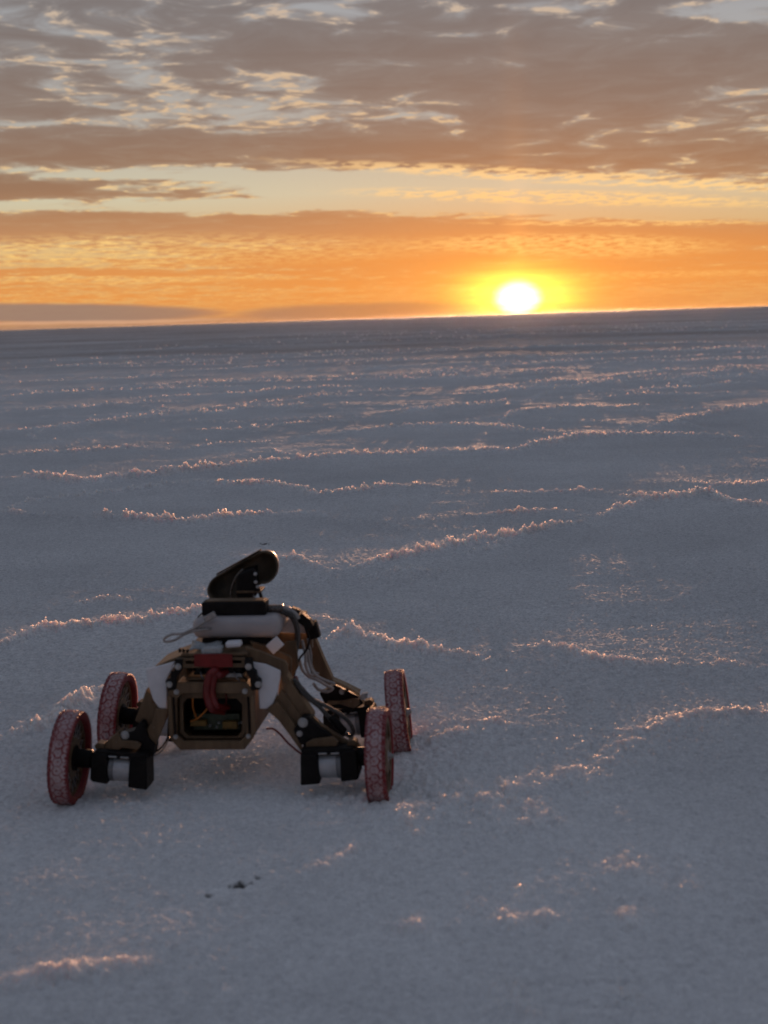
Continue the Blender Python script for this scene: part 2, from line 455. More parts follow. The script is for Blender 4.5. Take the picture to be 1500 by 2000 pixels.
def ground_height(x, y):
    x = x.astype(np.float32)
    y = y.astype(np.float32)
    dist = np.hypot(x, y)
    near_robot = 1 - smooth(0.22, 0.5, np.hypot((x - ROBOT.x) * 0.8, y - ROBOT.y))
    z = 0.0030 * fbm(x, y * 0.8, 1.7, 3, 11) * (1 - near_robot)
    z = z + 0.0028 * fbm(x, y, 0.22, 3, 31) * (1 - 0.7 * near_robot)
    # wander of the crest lines
    wx, wy = wander(x, y)
    lump = 0.5 + 0.5 * fbm(x, y, 0.045, 3, 91, 0.6)
    along = 0.62 + 0.55 * fbm(x, y, 0.6, 2, 131)
    crest = np.zeros(x.shape, np.float32)
    sel_all = dist < 80
    for amp, pts in RIDGES:
        P = np.array(pts)
        m = sel_all & (x > P[:, 0].min() - 0.7) & (x < P[:, 0].max() + 0.7) & (y > P[:, 1].min() - 0.7) & (y < P[:, 1].max() + 0.7)
        if not m.any():
            continue
        xs, ys = x[m] + wx[m], y[m] + wy[m]
        d, e = ridge_dist(xs, ys, pts)
        # size of the mound grows a little with the distance of the line (bigger plates out there)
        w = 0.05 + 0.022 * amp
        far = np.clip(P[:, 1].mean() / 4.5, 1.0, 12.0)
        if amp >= 2.2 and P[:, 1].mean() < 3.0 and P[:, 0].mean() > 0:
            far = 3.2                       # low broad swells near by
        fade = smooth(-0.02, 0.22 * far, e) * 0.75 + 0.25
        al = np.clip(along[m] * 0.6 + 0.45, 0.65, 1.1)
        prof = 0.36 * np.exp(-(d / (w * far)) ** 2) + (0.30 + 0.80 * lump[m]) * np.exp(-(d / (0.007 * far + 0.0028 * amp)) ** 2) * np.clip(al, 0.3, 1)
        z[m] = np.maximum(z[m], 0) * 0 + z[m] + (1.2 + 0.7 * amp) * 0.0105 * fade * al * prof
        crest[m] = np.maximum(crest[m], np.exp(-(d / (0.014 * far + 0.004 * amp)) ** 2) * fade)
    # polygon network of lesser ridges, everywhere
    wlx = x + 0.30 * fbm(x, y, 1.1, 3, 151) + 0.5 * wx
    wly = y + 0.30 * fbm(x, y, 1.1, 3, 171) + 0.5 * wy
    for cell, amp, seed in ((1.9, 1.0, 5), (0.85, 0.35, 6)):
        ed, idn = voronoi_edge(wlx / cell, wly / (cell * 0.85), seed)
        ed = ed * cell
        a = amp * (0.004 + 0.018 * smooth(5, 12, dist)) * np.clip(0.55 + 0.9 * fbm(x, y, 2.3, 2, 191 + seed), 0.05, 1.4)
        a = a * smooth(2.0, 3.6, dist)
        wdt = 0.016 + 0.02 * smooth(5, 15, dist)
        z = z + a * (0.25 * np.exp(-(ed / (wdt * 4)) ** 2) + (0.2 + 0.8 * lump) * np.exp(-(ed / wdt) ** 2))
        crest = np.maximum(crest, np.exp(-(ed / wdt) ** 2) * np.clip(a * 60, 0, 1))
    for lx, ly in LUMPS:
        d = np.hypot(x + wx * 0.4 - lx, (y + wy * 0.4 - ly) * 0.6)
        k = np.exp(-(d / 0.016) ** 2)
        z = z + 0.0035 * k * (0.4 + lump)
        crest = np.maximum(crest, k * 0.5)
    # crumbs and grain
    crumb = smooth(0.15, 0.7, fbm(x, y, 0.55, 2, 211)) + 0.9 * np.exp(-((x - 0.18) / 0.28) ** 2 - ((y - 2.5) / 0.55) ** 2) + 0.7 * np.exp(-((x - 0.75) / 0.3) ** 2 - ((y - 3.1) / 0.6) ** 2)
    crumb = np.clip(crumb, 0, 1)
    g1 = fbm(x, y, 0.028, 2, 231, 0.6)
    g2 = fbm(x, y, 0.0105, 3, 251, 0.65)
    fade1 = 1 - smooth(12, 45, dist)
    z = z + (0.0008 + 0.0016 * crumb + 0.008 * crest) * g1 * fade1
    z = z + (0.0021 + 0.0009 * crumb + 0.005 * crest) * g2 * (1 - smooth(5, 14, dist))
    # a few pits down to the brown mud
    stain = np.zeros(x.shape, np.float32)
    for sx_, sy_, rr in STAINS:
        d = np.hypot((x - sx_) + wx * 0.5, ((y - sy_) + wy * 0.5) * 0.75) / rr
        s = np.clip(1.15 - d + 0.8 * fbm(x, y, rr * 0.8, 3, 271), 0, 1)
        stain = np.maximum(stain, smooth(0.1, 0.6, s))
        z = z - 0.006 * smooth(0, 1, s)
    # crust pushed up round the four wheels
    for wx_, wy_ in ((-0.421, 2.000), (-0.016, 1.961), (0.009, 2.179), (-0.403, 2.219)):
        d = np.hypot((x - wx_) * 1.3, (y - wy_))
        z = z + 0.0022 * np.exp(-(d / 0.045) ** 2) * (0.6 + 0.8 * lump)
    # broad swells that show in the distance
    z = z + smooth(15, 60, dist) * 0.008 * fbm(x, y, 9.0, 2, 291) + smooth(60, 200, dist) * 0.05 * fbm(x, y, 30.0, 2, 311)
    z = z * (1 - smooth(600, 1500, dist))
    return z, stain, crest, crumb


def polar_sheet():
    half = math.radians(17.0)
    inner = np.linspace(-half, half, 760)
    k = np.linspace(0, 1, 70)[1:]
    side = half + (math.pi - half) * k ** 2.4
    ang = np.concatenate([-side[::-1], inner, side[:-1]])           # full turn, -pi .. pi
    rr = [0.05, 0.2, 0.4, 0.6, 0.8, 0.95, 1.08, 1.16]
    while rr[-1] < 3000:
        r = rr[-1]
        s = 0.0021 if r < 7 else 0.0021 + 0.0025 * min(1, (r - 7) / 8)
        if r > 40: s = 0.0046 + 0.012 * min(1, (r - 40) / 100)
        if r > 400: s = 0.05
        if r > 1500: s = 0.35
        rr.append(r * (1 + s))
    rr = np.array(rr)
    A, Rr = np.meshgrid(ang, rr)
    x, y = (Rr * np.sin(A)).ravel(), (Rr * np.cos(A)).ravel()
    z, stain, crest, _c = ground_height(x, y)
    nr, na = len(rr), len(ang)
    co = np.stack([x, y, z], 1).astype(np.float32)
    i = np.arange(nr - 1)[:, None] * na
    j = np.arange(na)[None, :]
    jn = (j + 1) % na
    quads = np.stack([i + j, i + na + j, i + na + jn, i + jn], -1).reshape(-1, 4)[:, ::-1]
    # centre disc
    co = np.vstack([co, [[0, 0, 0]]]).astype(np.float32)
    c = len(co) - 1
    tri = np.stack([np.full(na, c), (np.arange(na) + 1) % na, np.arange(na)], 1)[:, ::-1]
    me = bpy.data.meshes.new('salt_flat')
    nq, ntr = len(quads), len(tri)
    me.vertices.add(len(co))
    me.vertices.foreach_set('co', co.ravel())
    me.loops.add(nq * 4 + ntr * 3)
    me.loops.foreach_set('vertex_index', np.concatenate([quads.ravel(), tri.ravel()]).astype(np.int32))
    me.polygons.add(nq + ntr)
    st = np.concatenate([np.arange(nq) * 4, nq * 4 + np.arange(ntr) * 3]).astype(np.int32)
    me.polygons.foreach_set('loop_start', st)
    me.update(calc_edges=True)
    me.polygons.foreach_set('use_smooth', np.ones(nq + ntr, bool))
    for nm, v in (('stain', stain), ('crest', crest), ('dull', smooth(3, 38, np.hypot(x, y)) ** 0.7), ('far_brown', 0.9 * smooth(4, 36, np.hypot(x, y)) * (1 - 0.5 * crest)), ('grain', (1 - 0.85 * smooth(5, 25, np.hypot(x, y))) * (0.6 + 0.4 * smooth(1.5, 2.9, np.hypot(x, y))))):
        at = me.attributes.new(nm, 'FLOAT', 'POINT')
        at.data.foreach_set('value', np.append(v, 0).astype(np.float32))
    print('ground', nr, na, nq)
    return me


def new_mat(name):
    m = bpy.data.materials.new(name)
    m.use_nodes = True
    t = m.node_tree
    return m, t, t.nodes['Principled BSDF']


def attr(t, name):
    n = t.nodes.new('ShaderNodeAttribute')
    n.attribute_name = name
    return X(t, n.outputs['Fac'])


def coords(t, kind='Object'):
    n = t.nodes.new('ShaderNodeTexCoord')
    return X(t, n.outputs[kind])


def bump(t, bsdf, height, strength, dist):
    n = t.nodes.new('ShaderNodeBump')
    n.inputs['Strength'].default_value = strength
    n.inputs['Distance'].default_value = dist
    t.links.new(height.s, n.inputs['Height'])
    t.links.new(n.outputs[0], bsdf.inputs['Normal'])


m_salt, t, b = new_mat('salt')
v = coords(t)
big = noise(t, v, 0.9, 4, 0.55)
mid = noise(t, v, 14.0, 4, 0.6)
tone = (big - 0.5) * 1.3 + (noise(t, v, 3.2, 3, 0.55) - 0.5) * 0.7 + (mid - 0.5) * 0.35 + (noise(t, v, 130.0, 2, 0.6) - 0.5) * 0.7 + 0.5
far_n = noise(t, v, 0.11, 4, 0.6)
tone = tone + (far_n - 0.5) * 0.6
c_salt = mixc(t, tone.clamp(), (0.68, 0.67, 0.665), (0.96, 0.95, 0.935))
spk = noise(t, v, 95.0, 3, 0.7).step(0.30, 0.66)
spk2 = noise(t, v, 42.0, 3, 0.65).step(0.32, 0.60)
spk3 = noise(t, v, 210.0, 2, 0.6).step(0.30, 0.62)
pit_shade = ((1 - spk) * 0.30 + (1 - spk2) * 0.10 + (1 - spk3) * 0.26) * attr(t, 'grain')  # dark speckle painted in for shade between the salt grains
c_salt = mixc(t, pit_shade.clamp(), c_salt, (0.30, 0.30, 0.31))
c_salt = mixc(t, (attr(t, 'far_brown') * (far_n.step(0.3, 0.7) * 0.55 + noise(t, v, 0.035, 4, 0.65).step(0.3, 0.7) * 0.4 + 0.35)).clamp() * 0.85, c_salt, (0.30, 0.25, 0.225))  # browner and darker with distance
c_salt = mixc(t, attr(t, 'stain') * 0.93, c_salt, (0.035, 0.026, 0.02))
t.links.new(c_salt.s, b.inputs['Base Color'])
b.inputs['Roughness'].default_value = 0.9
b.inputs['Specular IOR Level'].default_value = 0.06
t.links.new((attr(t, 'crest') * 0.8).clamp().s, b.inputs['Subsurface Weight'])
b.inputs['Subsurface Radius'].default_value = (1.0, 0.75, 0.6)
b.inputs['Subsurface Scale'].default_value = 0.03
b.inputs['Diffuse Roughness'].default_value = 1.0
gr = (noise(t, v, 260.0, 3, 0.65) * 0.6 + noise(t, v, 75.0, 3, 0.6) * 1.0) * attr(t, 'grain')
bump(t, b, gr, 1.0, 0.005)
# the far crust is dull and browner: plain diffuse takes over there
df = t.nodes.new('ShaderNodeBsdfDiffuse')
df.inputs['Roughness'].default_value = 1.0
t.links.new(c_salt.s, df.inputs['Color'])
t.links.new(b.inputs['Normal'].links[0].from_socket, df.inputs['Normal'])
mxs = t.nodes.new('ShaderNodeMixShader')
t.links.new((attr(t, 'dull') * 0.93).clamp().s, mxs.inputs[0])
t.links.new(b.outputs[0], mxs.inputs[1])
t.links.new(df.outputs[0], mxs.inputs[2])
t.links.new(mxs.outputs[0], t.nodes['Material Output'].inputs['Surface'])

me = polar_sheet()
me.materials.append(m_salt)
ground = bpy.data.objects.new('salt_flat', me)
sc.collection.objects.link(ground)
ground['kind'] = 'structure'
ground['label'] = 'pale salt crust with jagged ridges stretching to the horizon'

# loose salt crumbs thrown up along the crests
m_crumb, t, b = new_mat('salt_crumb')
v = coords(t)
t.links.new(mixc(t, noise(t, v, 9.0, 3, 0.6), (0.80, 0.79, 0.78), (0.90, 0.89, 0.88)).s, b.inputs['Base Color'])
b.inputs['Roughness'].default_value = 0.6
b.inputs['Specular IOR Level'].default_value = 0.2
b.inputs['Subsurface Weight'].default_value = 1.0
b.inputs['Subsurface Radius'].default_value = (1.0, 0.75, 0.6)
b.inputs['Subsurface Scale'].default_value = 0.02


def crumbs(n_cand=160000, n_max=14000):
    rg = np.random.default_rng(5)
    # along the charted crest lines
    xs, ys = [], []
    for amp, pts in RIDGES:
        P_ = np.array(pts)
        r_m = P_[:, 1].mean()
        for a_, b_ in zip(P_[:-1], P_[1:]):
            k = int(np.hypot(*(b_ - a_)) * ((4600 if amp > 4 else 2600) if amp >= 2.2 and r_m < 3.0 and P_[:, 0].mean() > 0 else 1050) / r_m * (0.25 + 0.3 * amp)) + 1
            t_ = rg.random(k)
            sd = (0.0035 * min(12, max(1, r_m / 4.5)) + 0.0016 * amp)
            if amp >= 2.2 and r_m < 3.0 and P_[:, 0].mean() > 0:
                sd *= 5.0 if amp > 4 else 3.2
            xs.append(a_[0] + (b_[0] - a_[0]) * t_ + rg.normal(0, sd, k))
            ys.append(a_[1] + (b_[1] - a_[1]) * t_ + rg.normal(0, sd, k))
    qx, qy = np.concatenate(xs).astype(np.float32), np.concatenate(ys).astype(np.float32)
    x, y = qx.copy(), qy.copy()
    for _ in range(3):                               # crest lines wander: undo the warp
        wx, wy = wander(x, y)
        x, y = qx - wx, qy - wy
    gap = fbm(x, y, 0.35, 3, 401)
    ok = rg.random(len(x)) < np.clip(0.75 + 1.3 * gap, 0.05, 1)
    x, y = x[ok], y[ok]
    # and thinly over the rest
    rad = np.exp(rg.uniform(math.log(1.25), math.log(14), n_cand))
    a = rg.uniform(-math.radians(19), math.radians(19), n_cand)
    x2, y2 = rad * np.sin(a), rad * np.cos(a)
    _z, _s, crest2, crumb2 = ground_height(x2, y2)
    p = (crest2 ** 2.0) * 0.35 + crumb2 * 0.03 * (rad < 5)
    idx = np.flatnonzero(rg.random(n_cand) < p)
    if len(idx) > n_max:
        idx = rg.choice(idx, n_max, replace=False)
    x, y = np.concatenate([x, x2[idx]]), np.concatenate([y, y2[idx]])
    z, stain, cr, _c = ground_height(x, y)
    clear_r = smooth(0.10, 0.16, np.abs(y - ROBOT.y)) + smooth(0.27, 0.32, np.abs(x - ROBOT.x))
    rr_ = np.hypot(x, y)
    keep = (stain < 0.3) & (clear_r > 0.5) & (rg.random(len(x)) > 0.8 * smooth(12, 34, rr_))
    x, y, z, cr = x[keep], y[keep], z[keep], cr[keep]
    rad = np.hypot(x, y)
    n = len(x)
    size = 0.00062 * rad ** 0.8 * np.exp(np.clip(rg.normal(0, 0.45, n), -1, 0.8)) * (0.6 + 0.5 * cr)
    # irregular lumps: a jittered octahedron each
    base = np.array([(1, 0, 0), (0, 1, 0), (-1, 0, 0), (0, -1, 0), (0, 0, 1), (0, 0, -1)], float)
    faces = np.array([(0, 1, 4), (1, 2, 4), (2, 3, 4), (3, 0, 4), (1, 0, 5), (2, 1, 5), (3, 2, 5), (0, 3, 5)])
    jit = base[None] * rg.uniform(0.55, 1.25, (n, 6, 1)) + rg.normal(0, 0.16, (n, 6, 3))
    th = rg.uniform(0, 2 * math.pi, n)
    c, s_ = np.cos(th)[:, None], np.sin(th)[:, None]
    xx, yy = jit[..., 0] * c - jit[..., 1] * s_, jit[..., 0] * s_ + jit[..., 1] * c
    co = np.stack([xx, yy, jit[..., 2] * rg.uniform(0.7, 1.3, (n, 1))], -1) * size[:, None, None]
    co += np.stack([x, y, z + size * 0.25], -1)[:, None]
    f = (faces[None] + (np.arange(n) * 6)[:, None, None]).reshape(-1, 3)
    me = bpy.data.meshes.new('salt_crumbs')
    me.vertices.add(n * 6)
    me.vertices.foreach_set('co', co.astype(np.float32).ravel())
    me.loops.add(len(f) * 3)
    me.loops.foreach_set('vertex_index', f.astype(np.int32).ravel())
    me.polygons.add(len(f))
    me.polygons.foreach_set('loop_start', (np.arange(len(f)) * 3).astype(np.int32))
    me.update(calc_edges=True)
    me.polygons.foreach_set('use_smooth', np.ones(len(f), bool))
    print('crumbs', n)
    return me


me = crumbs()
me.materials.append(m_crumb)
co_ = bpy.data.objects.new('salt_crumbs', me)
sc.collection.objects.link(co_)
co_['kind'] = 'stuff'
co_['label'] = 'loose pink lit salt crumbs along the ridge crests'
co_['category'] = 'salt crumbs'


# ------------------------------------------------------------------ materials of the rover
def simple(name, base, rough=0.5, metal=0.0, spec=0.5, vary=0.25, scale=60.0, bmp=0.0, bscale=300.0):
    m, t, b = new_mat(name)
    v = coords(t)
    n = noise(t, v, scale, 4, 0.6)
    lo = tuple(c * (1 - vary) for c in base)
    hi = tuple(min(1, c * (1 + vary)) for c in base)
    t.links.new(mixc(t, n.step(0.3, 0.7), lo, hi).s, b.inputs['Base Color'])
    r = noise(t, v, scale * 2.3, 3, 0.5)
    t.links.new((r * 0.3 + (rough - 0.15)).s, b.inputs['Roughness'])
    b.inputs['Metallic'].default_value = metal
    b.inputs['Specular IOR Level'].default_value = spec
    if bmp:
        bump(t, b, noise(t, v, bscale, 3, 0.6), bmp, 0.0006)
    return m


def plywood():
    m, t, b = new_mat('plywood')
    v = coords(t)
    mp = t.nodes.new('ShaderNodeMapping')
    mp.inputs['Scale'].default_value = (60, 60, 9)
    t.links.new(v.s, mp.inputs[0])
    g = noise(t, X(t, mp.outputs[0]), 1.0, 5, 0.65, 1.2)
    spots = noise(t, v, 35.0, 4, 0.6)
    c = mixc(t, g.step(0.3, 0.7), (0.085, 0.052, 0.028), (0.15, 0.096, 0.054))
    c = mixc(t, spots.step(0.55, 0.8) * 0.5, c, (0.14, 0.085, 0.05))
    # salt dust
    d = noise(t, v, 240.0, 3, 0.6)
    c = mixc(t, d.step(0.66, 0.8) * 0.35, c, (0.6, 0.58, 0.56))
    t.links.new(c.s, b.inputs['Base Color'])
    b.inputs['Roughness'].default_value = 0.55
    b.inputs['Specular IOR Level'].default_value = 0.3
    bump(t, b, g, 0.25, 0.0005)
    return m


M_WOOD = plywood()
M_BLACK = simple('black_plastic', (0.0065, 0.0055, 0.0055), 0.55, 0, 0.16, 0.4, 80, 0.2)
M_DARK = simple('dark_interior', (0.012, 0.009, 0.008), 0.8, 0, 0.1, 0.5, 90)
M_WHITE = simple('white_plastic', (0.62, 0.62, 0.65), 0.45, 0, 0.4, 0.06, 45)
M_MOTOR = simple('motor_steel', (0.40, 0.41, 0.43), 0.42, 0.35, 0.5, 0.12, 70)
M_RING = simple('gearbox_grey', (0.17, 0.175, 0.185), 0.45, 0.3, 0.5, 0.15, 70)
M_STEEL = simple('bolt_steel', (0.34, 0.34, 0.34), 0.4, 0.4, 0.5, 0.12, 120)
M_RED = simple('red_tape', (0.15, 0.009, 0.009), 0.5, 0, 0.3, 0.2, 60)
M_REDWIRE = simple('red_wire', (0.13, 0.010, 0.010), 0.4, 0, 0.4, 0.15, 90)
M_ORANGE = simple('orange_wire', (0.42, 0.13, 0.02), 0.4, 0, 0.4, 0.15, 90)
M_CABLE = simple('grey_cable', (0.20, 0.19, 0.19), 0.35, 0, 0.5, 0.3, 150)
M_PALE = simple('pale_cable', (0.27, 0.25, 0.24), 0.3, 0, 0.6, 0.15, 120)
M_GLOSSY = simple('dark_glossy_tube', (0.06, 0.045, 0.035), 0.28, 0, 0.8, 0.2, 120)
M_TUBE = simple('sunlit_tube', (0.26, 0.16, 0.075), 0.3, 0, 0.7, 0.2, 120)  # gold of the low sun painted into the tube colour
M_PCB = simple('circuit_board', (0.03, 0.045, 0.025), 0.5, 0, 0.4, 0.4, 140)
M_AMBER = simple('amber_block', (0.13, 0.075, 0.015), 0.5, 0, 0.3, 0.2, 100)
M_FILM = simple('plastic_film', (0.30, 0.32, 0.33), 0.3, 0, 0.6, 0.2, 90)
M_HEAD = simple('smoked_shell', (0.085, 0.066, 0.045), 0.5, 0, 0.2, 0.45, 28, 0.15)
M_BANK = simple('off_white_plastic', (0.36, 0.335, 0.34), 0.45, 0, 0.4, 0.06, 45)
M_PRINT = simple('grey_print', (0.22, 0.22, 0.22), 0.6, 0, 0.2, 0.2, 200)


def braid_mat():
    m, t, b = new_mat('braided_sleeve')
    v = coords(t)
    w = t.nodes.new('ShaderNodeTexChecker')
    w.inputs['Scale'].default_value = 700
    t.links.new(v.s, w.inputs['Vector'])
    c = mixc(t, X(t, w.outputs['Fac']), (0.012, 0.011, 0.011), (0.085, 0.08, 0.075))
    t.links.new(c.s, b.inputs['Base Color'])
    b.inputs['Roughness'].default_value = 0.5
    bump(t, b, X(t, w.outputs['Fac']), 0.5, 0.0005)
    return m


M_BRAID = braid_mat()


def tyre_mat():
    m, t, b = new_mat('red_rubber')
    v = coords(t)
    salt = attr(t, 'salt')
    n = noise(t, v, 130.0, 4, 0.65)
    n2 = noise(t, v, 28.0, 3, 0.6)
    n3 = noise(t, v, 17.0, 3, 0.6)
    f = ((salt + n * 2.4 - 0.95) * n2.step(0.15, 0.5)).step(0.05, 0.95) * attr(t, 'tread') * (n3.step(0.25, 0.65) * 0.5 + 0.5)
    red = mixc(t, noise(t, v, 60.0, 3, 0.6), (0.10, 0.006, 0.009), (0.26, 0.011, 0.015))
    dust = noise(t, v, 300.0, 3, 0.6).step(0.35, 0.75) * attr(t, 'tread') * 0.30
    c = mixc(t, dust, red, (0.62, 0.50, 0.50))
    c = mixc(t, f * 0.62, c, (0.56, 0.50, 0.51))
    t.links.new(c.s, b.inputs['Base Color'])
    b.inputs['Roughness'].default_value = 0.6
    b.inputs['Specular IOR Level'].default_value = 0.3
    bump(t, b, n, 0.5, 0.0008)
    return m


M_TYRE = tyre_mat()


# ------------------------------------------------------------------ mesh helpers
def obj(name, me, mat, parent=None, bevel=0.0, seg=1, smooth=False):
    if mat is not None and not me.materials:
        me.materials.append(mat)
    o = bpy.data.objects.new(name, me)
    sc.collection.objects.link(o)
    o.parent = parent
    if smooth:
        me.polygons.foreach_set('use_smooth', [True] * len(me.polygons))
    if bevel:
        md = o.modifiers.new('bevel', 'BEVEL')
        md.width, md.segments, md.limit_method, md.angle_limit = bevel, seg, 'ANGLE', math.radians(40)
    return o


class MB:
    def __init__(s):
        s.v, s.f = [], []

    def add(s, vs, fs):
        k = len(s.v)
        s.v += [tuple(p) for p in vs]
        s.f += [tuple(i + k for i in f) for f in fs]
        return s

    def box(s, x0, x1, y0, y1, z0, z1, mat=None):
        vs = [Vector((x, y, z)) for z in (z0, z1) for y in (y0, y1) for x in (x0, x1)]
        if mat is not None:
            vs = [mat @ p for p in vs]
        return s.add(vs, [(0, 2, 3, 1), (4, 5, 7, 6), (0, 1, 5, 4), (2, 6, 7, 3), (0, 4, 6, 2), (1, 3, 7, 5)])

    def prism(s, pts, y0, y1):
        n = len(pts)
        area = sum(pts[i][0] * pts[(i + 1) % n][1] - pts[(i + 1) % n][0] * pts[i][1] for i in range(n))
        if area < 0:
            pts = pts[::-1]
        vs = [(x, y0, z) for x, z in pts] + [(x, y1, z) for x, z in pts]
        fs = [tuple(range(n)), tuple(range(2 * n - 1, n - 1, -1))]
        fs += [(i, i + n, (i + 1) % n + n, (i + 1) % n) for i in range(n)]
        return s.add(vs, fs)

    def frame(s, outer, inner, y0, y1):
        n = len(outer)
        L = [[(x, y, z) for x, z in lp] for y in (y0, y1) for lp in (outer, inner)]
        vs = L[0] + L[1] + L[2] + L[3]
        fs = []
        for i in range(n):
            j = (i + 1) % n
            o0, i0, o1, i1 = i, n + i, 2 * n + i, 3 * n + i
            p0, q0, p1, q1 = j, n + j, 2 * n + j, 3 * n + j
            fs += [(o0, p0, q0, i0), (o1, i1, q1, p1), (o0, o1, p1, p0), (i0, q0, q1, i1)]
        return s.add(vs, fs)

    def cyl(s, p0, p1, r, n=20, r2=None):
        p0, p1 = Vector(p0), Vector(p1)
        a = (p1 - p0).normalized()
        q = a.orthogonal().normalized()
        w = a.cross(q)
        r2 = r if r2 is None else r2
        vs = [p0 + (q * math.cos(k * 2 * math.pi / n) + w * math.sin(k * 2 * math.pi / n)) * r for k in range(n)]
        vs += [p1 + (q * math.cos(k * 2 * math.pi / n) + w * math.sin(k * 2 * math.pi / n)) * r2 for k in range(n)]
        fs = [(k, (k + 1) % n, (k + 1) % n + n, k + n) for k in range(n)]
        fs += [tuple(range(n - 1, -1, -1)), tuple(range(n, 2 * n))]
        return s.add(vs, fs)

    def ring(s, x0, x1, r0, r1, n=48):
        vs = []
        for x in (x0, x1):
            for r in (r0, r1):
                vs += [(x, r * math.cos(k * 2 * math.pi / n), r * math.sin(k * 2 * math.pi / n)) for k in range(n)]
        fs = []
        for k in range(n):
            j = (k + 1) % n
            fs += [(k, j, n + j, n + k), (2 * n + k, 3 * n + k, 3 * n + j, 2 * n + j),
                   (n + k, n + j, 3 * n + j, 3 * n + k), (k, 2 * n + k, 2 * n + j, j)]
        return s.add(vs, fs)

    def mesh(s, name='part'):
        me = bpy.data.meshes.new(name)
        me.from_pydata([tuple(p) for p in s.v], [], s.f)
        bm = bmesh.new()
        bm.from_mesh(me)
        bmesh.ops.recalc_face_normals(bm, faces=bm.faces)
        bm.to_mesh(me)
        bm.free()
        return me


def catmull(pts, sub=6):
    P = [Vector(p) for p in pts]
    P = [P[0] * 2 - P[1]] + P + [P[-1] * 2 - P[-2]]
    o = []
    for i in range(1, len(P) - 2):
        for k in range(sub):
            t = k / sub
            a, b, c, d = P[i - 1:i + 3]
            o.append(0.5 * ((2 * b) + (c - a) * t + (2 * a - 5 * b + 4 * c - d) * t * t + (3 * b - a - 3 * c + d) * t ** 3))
    o.append(P[-2])
    return o


def tube_mesh(pts, r, n=8, sub=6):
    pts = catmull(pts, sub)
    vs, fs = [], []
    q = (pts[1] - pts[0]).orthogonal().normalized()
    for i, p in enumerate(pts):
        d = (pts[min(i + 1, len(pts) - 1)] - pts[max(i - 1, 0)]).normalized()
        q = (q - d * q.dot(d)).normalized()
        w = d.cross(q)
        vs += [p + (q * math.cos(k * 2 * math.pi / n) + w * math.sin(k * 2 * math.pi / n)) * r for k in range(n)]
    for i in range(len(pts) - 1):
        for k in range(n):
            fs.append((i * n + k, i * n + (k + 1) % n, (i + 1) * n + (k + 1) % n, (i + 1) * n + k))
    fs += [tuple(range(n - 1, -1, -1)), tuple(range(len(vs) - n, len(vs)))]
    return MB().add(vs, fs).mesh()


